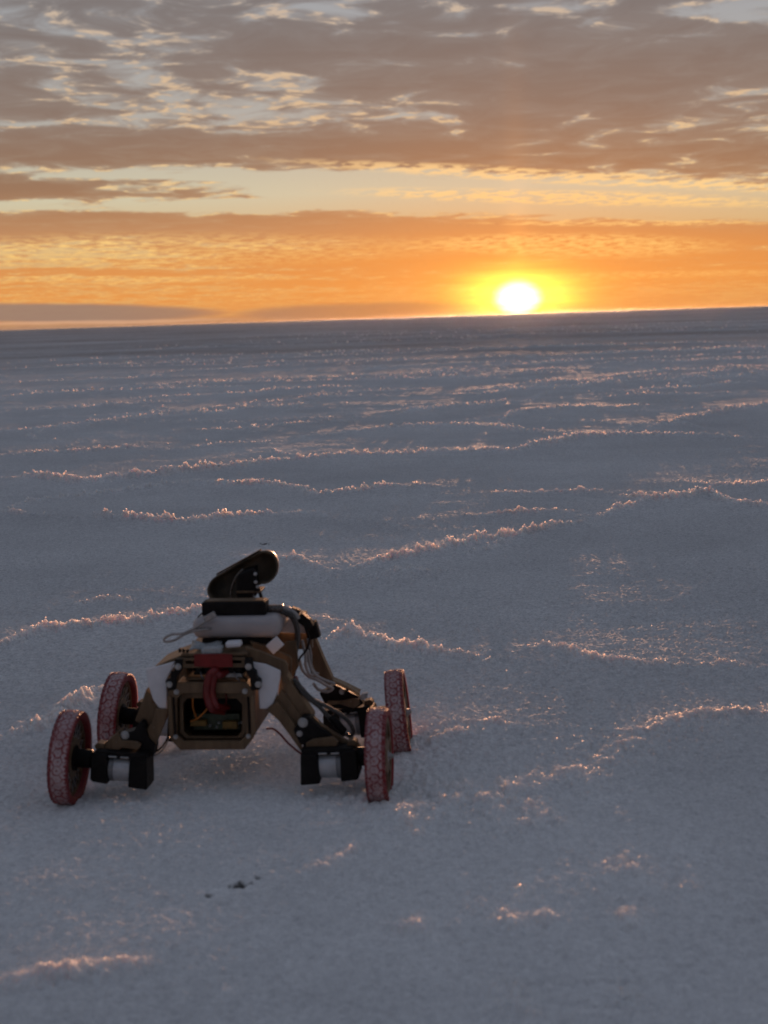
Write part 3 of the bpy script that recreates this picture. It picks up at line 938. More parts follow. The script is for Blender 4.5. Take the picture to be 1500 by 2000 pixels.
# side views of the plates, millimetres: (how far back, [(across, up)])
P = {
'panel_outer':(-0.105,[(-74,153),(-61,164),(32,163),(42,152),(38,88),(25,72),(-62,72),(-75,87)]),
'panel_inner':(-0.105,[(-63,141),(-55,149),(23,148),(31,140),(28,93),(20,84),(-56,84),(-65,92)]),
'lip_inner':(-0.092,[(-58,131),(-52,139),(15,138),(22,130),(20,94),(13,86),(-53,87),(-59,94)]),
'crossbar':(-0.105,[(-53,197),(31,196),(31,182),(-54,183)]),
'bracket_l':(-0.108,[(-62,196),(-52,196),(-53,182),(-60,171),(-63,155),(-75,154),(-76,168),(-69,171),(-68,180),(-63,181)]),
'bracket_r':(-0.108,[(31,195),(40,195),(41,181),(45,178),(46,170),(51,166),(50,154),(38,153),(37,170),(31,181)]),
'bolts':(-0.112,[(-58,186),(-71,162),(36,185),(48,161),(-63,151),(29,151),(105,109),(100,94),(-135,93),(-143,81)]),
'red_tape':(-0.112,[(-35,202),(14,201),(14,184),(-37,186)]),
'red_bundle':(-0.114,[(-9,180),(-15,176),(-19,165),(-21,153),(-20,142),(-15,129)]),
'red_bundle2':(-0.112,[(-2,174),(-8,176),(-12,165),(-14,152),(-13,143),(-8,132)]),
'wire_orange':(-0.1,[(-16,138),(-24,126),(-39,111),(-51,105)]),
'wire_red':(-0.1,[(1,148),(1,137),(-4,125),(-16,116)]),
'wing_l':(-0.098,[(-105,180),(-65,190),(-71,177),(-77,167),(-79,126),(-89,126),(-97,138),(-103,160)]),
'wing_r':(-0.098,[(36,189),(57,185),(76,176),(75,165),(71,148),(64,131),(56,125),(46,125),(45,152),(47,159),(41,169),(36,180)]),
'shoulder_l':(-0.09,[(-95,182),(-75,191),(-53,199),(-49,192),(-93,180)]),
'shoulder_r':(-0.094,[(29,208),(50,201),(82,187),(85,182),(83,157),(76,161),(75,174),(60,181),(35,189)]),
'legr_b':(-0.092,[(75,173),(83,169),(92,153),(116,113),(111,91),(99,89),(94,98),(69,135),(72,154)]),
'legr_a':(-0.105,[(56,125),(71,137),(96,100),(102,84),(100,68),(88,87),(72,110)]),
'legl_1':(-0.092,[(-107,152),(-99,137),(-95,124),(-102,103),(-112,100),(-125,108)]),
'legl_2':(-0.103,[(-93,128),(-87,127),(-76,127),(-78,116),(-95,79),(-101,81),(-107,99),(-99,109)]),
'knee_r':(-0.108,[(92,99),(104,117),(114,116),(127,103),(142,91),(145,84),(110,77),(100,80)]),
'clamp_r':(-0.113,[(109,83),(118,88),(145,91),(152,84),(148,76),(137,74),(134,70),(109,69)]),
'rail_r':(-0.1,[(117,115),(129,103),(144,93),(169,77),(166,73),(141,86),(122,100)]),
'knee_l':(-0.108,[(-140,95),(-123,99),(-113,112),(-107,108),(-104,89),(-95,79),(-98,64),(-118,68),(-120,82),(-139,85)]),
'clamp_l':(-0.113,[(-162,76),(-157,88),(-143,98),(-138,88),(-118,86),(-112,82),(-116,75),(-139,78),(-144,73),(-159,74)]),
'white_box':(-0.06,[(-48,240),(70,240),(69,210),(-50,210)]),
'slab':(-0.055,[(-40,211),(59,210),(56,200),(-39,199)]),
'black_box':(-0.045,[(-37,259),(51,259),(49,234),(-38,235)]),
'white_film':(-0.085,[(-44,216),(-21,214),(-10,206),(-28,198),(-44,202)]),
'grey_piece':(-0.1,[(-29,205),(-24,210),(1,211),(-1,200),(-27,199)]),
'white_tape':(-0.095,[(3,216),(24,217),(25,209),(4,207)]),
'white_square':(-0.06,[(51,202),(66,215),(76,203),(61,190)]),
'plug':(-0.062,[(-31,241),(-17,248),(-16,240),(-29,236)]),
'loop':(-0.055,[(-23,240),(-43,229),(-60,221),(-75,220),(-85,215),(-85,210),(-72,212),(-57,220),(-38,225),(-24,226)]),
'loop_black':(-0.05,[(-35,246),(-41,241),(-44,235)]),
'head':(0.05,[(-45,261),(-42,272),(-35,280),(-24,286),(22,310),(32,314),(41,314),(49,310),(54,301),(55,290),(52,280),(45,273),(37,270),(28,268),(-8,244),(-25,243),(-36,244),(-40,250)]),
'head_box':(0.02,[(2,286),(11,291),(25,295),(26,258),(2,252),(-2,258)]),
'head_strap':(0.015,[(9,293),(0,284),(-7,271),(-10,259),(-9,249)]),
'bracket_h':(0.02,[(23,294),(29,292),(30,272),(34,263),(37,249),(34,248),(30,261),(25,254)]),
'duct1':(-0.02,[(43,244),(57,244),(70,244)]),
'ductclear':(-0.02,[(70,244),(76,243),(85,237),(89,229)]),
'block1':(-0.015,[(81,246),(93,241),(89,233),(78,239)]),
'block2':(-0.01,[(94,237),(105,228),(110,219),(103,212),(86,227)]),
'capbrown':(0.05,[(94,201),(101,206),(105,197),(103,185),(94,176),(87,185)]),
'legfr':(0.075,[(87,187),(100,182),(109,157),(124,120),(114,112),(93,126),(83,165)]),
'cab1':(-0.03,[(71,243),(83,238),(89,225),(91,206),(86,185),(81,167),(79,149),(86,135)]),
'cab2':(-0.025,[(67,240),(79,234),(86,221),(87,201),(82,180),(77,162),(81,144)]),
'cab3':(-0.02,[(101,213),(104,200),(99,186),(90,175),(84,161),(80,147)]),
'cab4':(-0.015,[(93,199),(97,178),(97,163),(101,152),(107,149)]),
'cab5':(-0.01,[(99,184),(102,162),(108,150),(120,142),(136,136)]),
'cab6':(0.02,[(83,163),(87,148),(96,139),(106,135),(121,126),(128,122),(121,118),(108,121),(101,130)]),
'goldlit_tube1':(0.075,[(94,136),(101,129),(114,123),(126,117),(139,111),(160,100)]),
'goldlit_tube2':(0.07,[(119,118),(132,113),(151,103),(159,97)]),
'braid1':(-0.085,[(91,162),(98,148),(108,136),(123,124),(134,111),(149,93),(157,84)]),
'braid2':(-0.085,[(94,159),(103,146),(116,133),(135,123),(154,111),(164,100),(168,90),(164,83),(158,86)]),
'redsleeve':(-0.06,[(87,158),(91,147),(99,138)]),
'shoulder_plate_r':(-0.03,[(57,183),(74,201),(88,202),(90,167),(78,145),(73,167)]),
'kneefr':(0.09,[(100,100),(123,112),(156,95),(164,84),(148,75),(110,78)]),
'clampfr':(0.085,[(108,83),(113,90),(132,90),(149,93),(158,93),(159,85),(150,79),(129,86)]),
'usb':(0.08,[(157,94),(163,100),(171,101),(169,93),(161,90)]),
'wire_under':(-0.09,[(52,95),(61,95),(70,88),(80,76),(92,65),(100,59)]),
'wire_left':(-0.09,[(-78,95),(-84,81),(-91,71),(-101,63)]),
'wire_left2':(-0.085,[(-81,83),(-90,67),(-100,59),(-107,57)]),
}


def mm(name):
    return [(x / 1000, z / 1000) for x, z in P[name][1]]


def path(name, dy=0.0, y_end=None):
    ly, pts = P[name]
    n = len(pts)
    out = []
    for i, (x, z) in enumerate(pts):
        y = ly + dy
        if y_end is not None:
            y = ly + (y_end - ly) * i / (n - 1)
        out.append((x / 1000, y, z / 1000))
    return out


# ------------------------------------------------------------------ the rover
rover = bpy.data.objects.new('rover_robot', None)
sc.collection.objects.link(rover)
rover.empty_display_size = 0.1
rover.location = ROBOT
rover.rotation_euler = (0, 0, math.radians(-5.6))
rover['label'] = 'small four wheeled plywood rover robot with red tyres standing on the salt flat'
rover['category'] = 'robot'


def plate(name, key, y0, y1, mat, bevel=0.0006, parent=rover, mirror=False):
    pts = mm(key)
    if mirror:
        pts = [(-x, z) for x, z in pts][::-1]
    return obj(name, MB().prism(pts, y0, y1).mesh(name), mat, parent, bevel)


def bolt(x, y, z, r=0.0032, parent=rover, name='bolt'):
    m = MB().cyl((x, y, z), (x, y - 0.0028, z), r, 12).cyl((x, y + 0.002, z), (x, y, z), r * 1.5, 12)
    return obj(name, m.mesh(), M_STEEL, parent, 0.0005)


# body: octagonal box, open at the rear
out_l, in_l = mm('panel_outer'), mm('panel_inner')
cxm = sum(x for x, z in out_l) / 8
shell_o = [(x * 0.985 + cxm * 0.015, 0.118 + (z - 0.118) * 0.975) for x, z in out_l]
shell_i = [(x + (cxm - x) * 0.07, 0.118 + (z - 0.118) * 0.93) for x, z in shell_o]
body = obj('body_shell', MB().frame(shell_o, shell_i, -0.102, 0.085).mesh(), M_WOOD, rover, 0.0008)
obj('front_bulkhead', MB().prism(shell_o, 0.085, 0.091).mesh(), M_WOOD, rover, 0.0008)
panel = obj('rear_panel', MB().frame(out_l, in_l, -0.109, -0.103).mesh(), M_WOOD, rover, 0.0008)
for k in (4, 5):
    x, z = P['bolts'][1][k]
    bolt(x / 1000, -0.1095, z / 1000, 0.0026, panel, 'screw')
for x, z in ((-0.067, 0.090), (0.031, 0.090)):
    bolt(x, -0.1095, z, 0.0022, panel, 'screw')
lip_o = [(x + (cxm - x) * 0.02, z) for x, z in in_l]
obj('panel_lip', MB().frame(lip_o, mm('lip_inner'), -0.096, -0.091).mesh(), M_WOOD, rover, 0.0006)
for sx_ in (-1, 1):
    x0 = cxm + sx_ * 0.0555
    obj('side_rail', MB().box(x0 - 0.003, x0 + 0.003, -0.1115, -0.1085, 0.093, 0.146).mesh(), M_WOOD, rover, 0.0006)
    obj('rail_slot', MB().box(x0 - sx_ * 0.0055 - 0.0016, x0 - sx_ * 0.0055 + 0.0016, -0.1098, -0.1085, 0.094, 0.144).mesh(), M_DARK, rover)
# what fills the body
obj('inner_bulkhead', MB().prism(shell_i, -0.038, -0.034).mesh(), M_DARK, rover)
obj('circuit_board', MB().box(-0.050, 0.014, -0.075, -0.072, 0.090, 0.112).mesh(), M_PCB, rover, 0.0004)
obj('terminal_block', MB().box(-0.052, -0.030, -0.086, -0.076, 0.098, 0.106).mesh(), M_AMBER, rover, 0.0006)
obj('terminal_block', MB().box(-0.008, 0.012, -0.086, -0.076, 0.094, 0.104).mesh(), M_AMBER, rover, 0.0006)
obj('servo_driver', MB().box(-0.030, 0.016, -0.062, -0.045, 0.112, 0.134).mesh(), M_BLACK, rover, 0.001)
for x, z in ((-0.027, 0.096), (-0.015, 0.1), (-0.018, 0.094), (0.012, 0.099), (0.016, 0.1)):
    bolt(x, -0.0765, z, 0.0012, rover, 'screw')
# upper deck
obj('deck_plate', MB().box(-0.055, 0.034, -0.104, 0.088, 0.1975, 0.2015).mesh(), M_WOOD, rover, 0.0006)
obj('deck_floor', MB().box(-0.052, 0.031, -0.100, 0.085, 0.1645, 0.1675).mesh(), M_WOOD, rover, 0.0006)
for x0 in (-0.054, 0.030):
    obj('deck_side', MB().box(x0, x0 + 0.0035, -0.099, 0.085, 0.168, 0.197).mesh(), M_WOOD, rover, 0.0006)
obj('deck_bulkhead', MB().box(-0.050, 0.030, -0.062, -0.058, 0.168, 0.197).mesh(), M_DARK, rover)
obj('controller_board', MB().box(-0.042, 0.026, -0.094, -0.064, 0.170, 0.174).mesh(), M_BLACK, rover, 0.0005)
obj('heat_sink', MB().box(0.002, 0.026, -0.098, -0.080, 0.1675, 0.1725).mesh(), M_FILM, rover, 0.0005)
for x0 in (-0.038, -0.026, 0.006, 0.016):
    obj('connector', MB().box(x0, x0 + 0.008, -0.099, -0.090, 0.174, 0.182).mesh(), M_BLACK, rover, 0.0006)
obj('crossbar', MB().frame([(-0.054, 0.1965), (0.031, 0.1965), (0.031, 0.183), (-0.054, 0.183)],
                           [(-0.049, 0.1925), (0.026, 0.1925), (0.026, 0.1885), (-0.049, 0.1885)], -0.109, -0.105).mesh(), M_WOOD, rover, 0.0005)
br_l = plate('corner_bracket', 'bracket_l', -0.1135, -0.100, M_BLACK, 0.001)
br_r = plate('corner_bracket', 'bracket_r', -0.1135, -0.100, M_BLACK, 0.001)
for k, par in ((0, br_l), (1, br_l), (2, br_r), (3, br_r)):
    x, z = P['bolts'][1][k]
    bolt(x / 1000, -0.114, z / 1000, 0.003, par)
tp = obj('red_tape', MB().prism([(-0.036, 0.202), (-0.01, 0.2025), (0.0145, 0.2015), (0.0148, 0.1845), (-0.012, 0.1838), (-0.037, 0.1855)], -0.1112, -0.1095).mesh(), M_RED, rover, 0.0004)
tp['label'] = 'strip of red tape across the rear crossbar'
obj('red_cable', tube_mesh([(-0.004, -0.088, 0.178)] + path('red_bundle') + [(-0.006, -0.085, 0.118)], 0.0052, 10), M_REDWIRE, rover, smooth=True)
obj('red_cable', tube_mesh([(0.006, -0.088, 0.176)] + path('red_bundle2') + [(0.0, -0.080, 0.122)], 0.0046, 10), M_REDWIRE, rover, smooth=True)
obj('thin_wire', tube_mesh(path('wire_orange', 0, -0.088), 0.0012, 6), M_ORANGE, rover, smooth=True)
obj('thin_wire', tube_mesh(path('wire_red', 0, -0.085), 0.0011, 6), M_REDWIRE, rover, smooth=True)
obj('thin_wire', tube_mesh([(-0.044, -0.095, 0.142), (-0.046, -0.09, 0.125), (-0.043, -0.082, 0.106)], 0.0012, 6), M_ORANGE, rover, smooth=True)
for x0 in (-0.033, -0.02, 0.012, 0.022):
    obj('thin_wire', tube_mesh([(x0, -0.092, 0.178), (x0 + 0.004, -0.104, 0.171), (x0 + 0.009, -0.100, 0.162), (x0 + 0.007, -0.09, 0.152)], 0.0011, 6),
        random.choice((M_REDWIRE, M_CABLE, M_BLACK)), rover, smooth=True)
# white side guards and shoulders
for key in ('wing_l', 'wing_r'):
    g = plate('side_guard', key, -0.1005, -0.0965, M_WHITE, 0.001)
    g['label'] = 'white plastic side guard'
plate('shoulder_plate', 'shoulder_l', -0.096, -0.02, M_WOOD)
plate('shoulder_plate', 'shoulder_r', -0.0955, -0.088, M_WOOD)
plate('shoulder_plate', 'shoulder_r', -0.060, -0.054, M_WOOD)
plate('shoulder_web', 'shoulder_plate_r', -0.036, -0.030, M_WOOD)
# rear legs
for key in ('legr_b', 'legl_1'):
    plate('leg', key, -0.094, -0.070, M_WOOD, 0.0008)
for key in ('legr_a', 'legl_2'):
    plate('leg_cover', key, -0.106, -0.098, M_WOOD, 0.0008)
obj('leg_core', MB().prism([(0.060, 0.128), (0.076, 0.150), (0.112, 0.098), (0.100, 0.074)], -0.0975, -0.0945).mesh(), M_WOOD, rover)
obj('leg_core', MB().prism([(-0.086, 0.126), (-0.100, 0.134), (-0.110, 0.102), (-0.099, 0.084)], -0.0975, -0.0945).mesh(), M_WOOD, rover)
kr = plate('knee_bracket', 'knee_r', -0.112, -0.088, M_BLACK, 0.0012)
kl = plate('knee_bracket', 'knee_l', -0.112, -0.088, M_BLACK, 0.0012)
for k, par, r in ((6, kr, 0.0045), (7, kr, 0.0028), (8, kl, 0.004), (9, kl, 0.002)):
    x, z = P['bolts'][1][k]
    bolt(x / 1000, -0.1125, z / 1000, r, par)
plate('motor_clamp', 'clamp_r', -0.118, -0.1125, M_WOOD)
plate('motor_clamp', 'clamp_l', -0.118, -0.1125, M_WOOD)
plate('motor_clamp', 'clamp_r', -0.100, -0.094, M_WOOD)
plate('motor_clamp', 'clamp_l', -0.100, -0.094, M_WOOD)
plate('leg_rail', 'rail_r', -0.104, -0.096, M_WOOD)
# front legs
for mir in (False, True):
    if mir:
        obj('leg', MB().prism([(-0.084, 0.160), (-0.100, 0.156), (-0.124, 0.120), (-0.114, 0.108), (-0.088, 0.122)], 0.066, 0.082).mesh(), M_WOOD, rover, 0.0008)
    else:
        plate('leg', 'legfr', 0.066, 0.082, M_WOOD, 0.0008)
        plate('hip_cap', 'capbrown', 0.044, 0.062, M_WOOD, 0.002)
    plate('knee_bracket', 'kneefr', 0.082, 0.100, M_BLACK, 0.0012, mirror=mir)
    plate('motor_clamp', 'clampfr', 0.074, 0.0805, M_WOOD, 0.0006, mirror=mir)
bolt(0.134, 0.0735, 0.104, 0.003)


# drive units: gear motor in its black mounts
def drive(s, y, cant):
    root_m = Matrix.Translation((s * 0.20, y, 0.063)) @ Matrix.Rotation(math.radians(-s * cant), 4, 'Y') @ Matrix.Translation((-s * 0.20, -y, -0.063))

    def put(name, mb, mat, bevel=0.0, smooth=False):
        mb.v = [root_m @ Vector((s * px_, py_, pz_)) for px_, py_, pz_ in mb.v]
        return obj(name, mb.mesh(name), mat, rover, bevel, 2 if bevel > 0.001 else 1, smooth)
    zc = 0.054
    put('motor', MB().cyl((0.118, y, zc), (0.149, y, zc), 0.0185, 32), M_MOTOR, 0.0008)
    put('gearbox_ring', MB().cyl((0.1485, y, zc), (0.160, y, zc), 0.0193, 32), M_RING, 0.0008)
    put('motor_mount', MB().prism([(0.101, 0.031), (0.127, 0.033), (0.126, 0.070), (0.120, 0.074), (0.103, 0.073)], y - 0.0215, y + 0.0215), M_BLACK, 0.0022)
    put('motor_mount', MB().prism([(0.1545, 0.035), (0.176, 0.037), (0.1785, 0.041), (0.178, 0.074), (0.174, 0.078), (0.155, 0.076)], y - 0.0215, y + 0.0215), M_BLACK, 0.0022)
    put('motor_saddle', MB().box(0.104, 0.172, y - 0.0195, y + 0.0195, 0.0708, 0.0800), M_BLACK, 0.0012)
    for x0 in (0.127, 0.143):
        put('saddle_glint', MB().box(x0, x0 + 0.011, y - 0.0215, y - 0.0185, 0.0725, 0.0745), M_STEEL, 0.0004)  # pale strips put in for the highlights along the saddle
    put('cable_lug', MB().prism([(0.163, 0.0785), (0.176, 0.0785), (0.177, 0.083), (0.173, 0.087), (0.164, 0.086)], y - 0.008, y + 0.010), M_WOOD, 0.0012)
    put('drive_shaft', MB().cyl((0.178, y, 0.061), (0.186, y, 0.062), 0.0055, 16).cyl((0.181, y, 0.062), (0.190, y, 0.0625), 0.0105, 20), M_BLACK, 0.0008)


for s_, y_, c_ in ((1, -0.110, 1.0), (-1, -0.110, 4.5), (1, 0.110, 5.0), (-1, 0.110, 4.0)):
    drive(s_, y_, c_)


# wheels (axle along x, +x is the outer side)
def tyre_mesh(R=0.0635, W=0.0265, ri=0.0525):
    NU, NV = 480, 30
    vs, salt = [], []
    circ = 2 * math.pi * R
    cells = 34
    hx = circ / cells                       # hex pitch round the tyre
    prof = []
    for j in range(NV + 1):
        prof.append(('t', -1 + 2 * j / NV))
    side = [(0.5, -0.0012), (0.497, -0.004), (0.49, -(R - ri) + 0.0012), (0.47, -(R - ri))]
    prof_s = [('s', a * W, R + d) for a, d in side]
    prof_e = [('s', -a * W, R + d) for a, d in side][::-1]
    prof = prof + prof_s + prof_e
    NP = len(prof)
    rnd = random.Random(3)
    for i in range(NU):
        th = 2 * math.pi * i / NU
        for p in prof:
            if p[0] == 't':
                v0_ = p[1] * 0.5 * W * 0.985
                u0_ = th * R
                wob = 0.0006
                v_ = v0_ + wob * math.sin(u0_ * 410 + 3 * math.sin(v0_ * 300))
                u_ = u0_ + wob * math.sin(v0_ * 520 + 2.0 * math.sin(u0_ * 190))
                # distance to the walls of a hexagon grid
                best = []
                row = v_ / (hx * 0.866)
                for rr_ in (math.floor(row), math.floor(row) + 1):
                    off = 0.5 * (rr_ % 2)
                    c0 = round(u_ / hx - off)
                    for cc in (c0 - 1, c0, c0 + 1):
                        best.append(math.hypot(u_ - (cc + off) * hx, v_ - rr_ * hx * 0.866))
                best.sort()
                e = (best[1] - best[0]) / hx
                wall = 1 - min(1, max(0, (e - 0.12 - 0.08 * math.sin(u0_ * 97 + v0_ * 260)) / 0.14))
                dot = 1 - min(1, max(0, (best[0] / hx - 0.10) / 0.08))
                h = max(wall, dot * 0.8)
                edge = 1 - min(1, max(0, (abs(p[1] + 0.08) - 0.62) / 0.25))
                r = R - 0.0013 * p[1] ** 2 - 0.0005 * p[1] ** 8 - 0.0015 * (1 - h)
                vs.append((v0_, r * math.cos(th), r * math.sin(th)))
                salt.append((1 - h) * edge - 0.5 * (1 - edge))
            else:
                nub = 0.0009 if p[2] > R - 0.002 and (i // 6) % 2 else 0.0
                vs.append((p[1], (p[2] - nub) * math.cos(th), (p[2] - nub) * math.sin(th)))
                salt.append(0.0)
    fs = []
    for i in range(NU):
        for j in range(NP):
            a, b_ = i * NP + j, i * NP + (j + 1) % NP
            c, d = ((i + 1) % NU) * NP + (j + 1) % NP, ((i + 1) % NU) * NP + j
            fs.append((a, d, c, b_))
    me = bpy.data.meshes.new('tyre')
    me.from_pydata(vs, [], fs)
    at = me.attributes.new('salt', 'FLOAT', 'POINT')
    at.data.foreach_set('value', salt)
    at = me.attributes.new('tread', 'FLOAT', 'POINT')
    at.data.foreach_set('value', ([1.0] * (NV + 1) + [0.1] * (NP - NV - 1)) * NU)
    me.materials.append(M_TYRE)
    me.polygons.foreach_set('use_smooth', [True] * len(fs))
    return me


def spoke_bars(mb, x0, x1, r0, r1, n, w, ph=0.0):
    for k in range(n):
        mb.box(x0, x1, r0, r1, -w / 2, w / 2, Matrix.Rotation(2 * math.pi * (k + ph) / n, 4, 'X'))
    return mb


rim = MB()
rim.ring(-0.0065, -0.0025, 0.0100, 0.0270)
rim.ring(-0.0065, -0.0025, 0.0465, 0.0526)
spoke_bars(rim, -0.0064, -0.0026, 0.026, 0.0475, 5, 0.0045)
rim.ring(0.0070, 0.0110, 0.0035, 0.0235)
rim.ring(0.0070, 0.0110, 0.0440, 0.0526)
spoke_bars(rim, 0.0071, 0.0109, 0.0225, 0.0450, 6, 0.0065, 0.3)
rim_me = rim.mesh('wheel')
rim_me.materials.append(M_WOOD)
shade_disc_me = MB().cyl((0.0000, 0, 0), (0.0035, 0, 0), 0.0524, 48).mesh('shade_disc_mesh')  # black disc added to darken the openings between the spokes
shade_disc_me.materials.append(M_DARK)
hub = MB().cyl((-0.030, 0, 0), (-0.0025, 0, 0), 0.0125, 24).cyl((-0.0085, 0, 0), (-0.0066, 0, 0), 0.0175, 24)
for k in range(4):
    a = k * math.pi / 2 + 0.4
    hub.cyl((-0.0105, 0.0145 * math.cos(a), 0.0145 * math.sin(a)), (-0.0084, 0.0145 * math.cos(a), 0.0145 * math.sin(a)), 0.0022, 10)
hub_me = hub.mesh('hub')
hub_me.materials.append(M_BLACK)
axle_me = MB().cyl((0.0075, 0, 0), (0.0185, 0, 0), 0.0028, 12).cyl((0.0112, 0, 0), (0.0155, 0, 0), 0.0052, 6).cyl((0.0112, 0, 0), (0.0122, 0, 0), 0.0075, 16).mesh('axle_bolt')
axle_me.materials.append(M_STEEL)
lace = MB()
for k in range(20):
    a0 = 2 * math.pi * k / 20
    for da in (0.32, -0.32):
        a1 = a0 + da
        lace.cyl((-0.0050, 0.026 * math.cos(a0), 0.026 * math.sin(a0)), (-0.0050, 0.0475 * math.cos(a1), 0.0475 * math.sin(a1)), 0.0005, 5)
lace_me = lace.mesh('spoke_lacing')
lace_me.materials.append(M_PALE)
tyre_me = tyre_mesh()
for x_, y_, camber, spin, yaw in ((0.2045, -0.110, 0.5, 0.0, 0.0), (-0.2120, -0.110, 4.5, 1.3, -1.0), (0.2115, 0.110, 5.5, 2.2, -2.5), (-0.2060, 0.110, 5.0, 0.7, 1.0)):
    w = obj('wheel', rim_me, M_WOOD, rover, 0.0005)
    s_ = 1 if x_ > 0 else -1
    w.location = (x_, y_, 0.0628)
    w.rotation_euler = (Euler((0, math.radians(-s_ * camber), math.radians(-yaw))).to_matrix()
                        @ Matrix.Rotation(0 if s_ > 0 else math.pi, 3, 'Z') @ Matrix.Rotation(spin, 3, 'X')).to_euler()
    ty = obj('tyre', tyre_me, M_TYRE, w)
    ty['label'] = 'red rubber tyre with salt packed in its tread'
    obj('shade_disc', shade_disc_me, M_DARK, w)
    obj('hub', hub_me, M_BLACK, w, 0.0006)
    obj('axle_bolt', axle_me, M_STEEL, w)
    obj('spoke_lacing', lace_me, M_PALE, w)

# load on the deck: power bank, black receiver box, straps and tape
obj('shadow_slab', MB().box(-0.038, 0.057, -0.052, 0.050, 0.2018, 0.2105).mesh(), M_BLACK, rover, 0.001)  # black slab put in for the shadow under the power bank
pb = obj('power_bank', MB().box(-0.050, 0.070, -0.060, 0.030, 0.2108, 0.2400).mesh(), M_BANK, rover, 0.0115, 5, True)
pb['label'] = 'white rounded power bank lying across the deck'
for x0, x1 in ((-0.044, -0.040), (-0.039, -0.035), (-0.034, -0.030), (-0.028, -0.022)):
    obj('printed_mark', MB().box(x0, x1, -0.0604, -0.0598, 0.2235, 0.2275).mesh(), M_PRINT, pb)
rb = obj('receiver_box', MB().box(-0.038, 0.050, -0.045, -0.018, 0.2405, 0.2585).mesh(), M_BLACK, rover, 0.0016, 2)
rb['label'] = 'flat black box on top of the white power bank'
obj('receiver_lid', MB().box(-0.034, 0.047, -0.042, -0.020, 0.2586, 0.2600).mesh(), M_WOOD, rover, 0.0008)
film = MB()
gx, gz = 7, 6
vs = []
for j in range(gz):
    for i in range(gx):
        u_, w_ = i / (gx - 1), j / (gz - 1)
        vs.append((-0.048 + 0.040 * u_, -0.088 + 0.006 * math.sin(5 * u_ + 3 * w_) + 0.02 * w_, 0.2025 + 0.009 * w_ * (1 - 0.4 * u_) + 0.0015 * math.sin(9 * u_)))
film.add(vs, [(j * gx + i, j * gx + i + 1, (j + 1) * gx + i + 1, (j + 1) * gx + i) for j in range(gz - 1) for i in range(gx - 1)])
fo = obj('plastic_film', film.mesh(), M_FILM, rover, smooth=True)
fo.modifiers.new('thick', 'SOLIDIFY').thickness = 0.0012
plate('tape_wrap', 'grey_piece', -0.106, -0.092, M_FILM, 0.002)
obj('foam_pad', MB().prism([(0.003, 0.2145), (0.023, 0.2155), (0.0245, 0.2085), (0.004, 0.2065)], -0.099, -0.082).mesh(), M_WHITE, rover, 0.0025, 3, True)
plate('white_tile', 'white_square', -0.064, -0.0605, M_WHITE, 0.0008)
obj('usb_plug', MB().box(-0.0085, 0.0085, -0.0045, 0.0045, -0.0042, 0.0042, Matrix.Translation((-0.023, -0.064, 0.2425)) @ Matrix.Rotation(math.radians(-28), 4, 'Y')).mesh(), M_PALE, rover, 0.0014, 2)
obj('cable_loop', tube_mesh(path('loop', -0.012), 0.0017, 8), M_PALE, rover, smooth=True)
obj('thin_wire', tube_mesh(path('loop_black'), 0.0009, 6), M_BLACK, rover, smooth=True)
# small clips standing up on the left of the deck
for k in range(3):
    obj('pin_header', MB().box(-0.060 + 0.005 * k, -0.057 + 0.005 * k, -0.098, -0.092, 0.2016, 0.207 - 0.001 * k).mesh(), M_BLACK, rover, 0.0004)

# camera head: a shallow stadium-shaped shell open to the rear
hd = mm('head')
hc = (sum(x for x, z in hd) / len(hd), sum(z for x, z in hd) / len(hd))


def ring_pts(pts, k, y, tilt=0.25):
    return [(hc[0] + (x - hc[0]) * k, y + (z - hc[1]) * tilt, hc[1] + (z - hc[1]) * k) for x, z in pts]


fine = []
for i in range(len(hd)):
    a, b_, c, d = (Vector((*hd[(i + k) % len(hd)], 0)) for k in (-1, 0, 1, 2))
    for k in range(3):
        t_ = k / 3
        q_ = 0.5 * ((2 * b_) + (c - a) * t_ + (2 * a - 5 * b_ + 4 * c - d) * t_ ** 2 + (3 * b_ - a - 3 * c + d) * t_ ** 3)
        fine.append((q_.x, q_.y))
layers = [ring_pts(fine, 1.0, 0.030), ring_pts(fine, 0.985, 0.046), ring_pts(fine, 0.88, 0.058), ring_pts(fine, 0.55, 0.064)]
n_ = len(fine)
hm = MB()
hm.add([p for l in layers for p in l], [(i * n_ + k, i * n_ + (k + 1) % n_, (i + 1) * n_ + (k + 1) % n_, (i + 1) * n_ + k) for i in range(3) for k in range(n_)]
       + [tuple(3 * n_ + k for k in range(n_))])
head = obj('head_shell', hm.mesh(), M_HEAD, rover, smooth=True)
sol = head.modifiers.new('thick', 'SOLIDIFY')
sol.thickness, sol.offset = 0.0022, -1
head['label'] = 'dark stadium shaped camera head shell tilted to one side'
obj('head_trim', MB().box(-0.036, 0.036, -0.001, 0.012, -0.0008, 0.0012, Matrix.Translation((0.000, 0.032, 0.3002)) @ Matrix.Rotation(math.radians(-27.5), 4, 'Y')).mesh(), M_BLACK, rover, 0.0004)
plate('head_servo', 'head_box', 0.012, 0.046, M_BLACK, 0.0015)
plate('head_bracket', 'bracket_h', 0.010, 0.016, M_BLACK, 0.0008)
obj('head_strap', tube_mesh(path('head_strap', 0.005), 0.0016, 8), M_GLOSSY, rover, smooth=True)
for x, z in ((0.0275, 0.2875), (0.0275, 0.276), (0.030, 0.2695)):
    bolt(x, 0.0095, z, 0.0018)
obj('neck_base', MB().box(0.000, 0.034, 0.010, 0.045, 0.2607, 0.2640).mesh(), M_WOOD, rover, 0.0006)
obj('neck_post', MB().box(0.006, 0.020, 0.022, 0.036, 0.2200, 0.2640).mesh(), M_BLACK, rover, 0.0008)

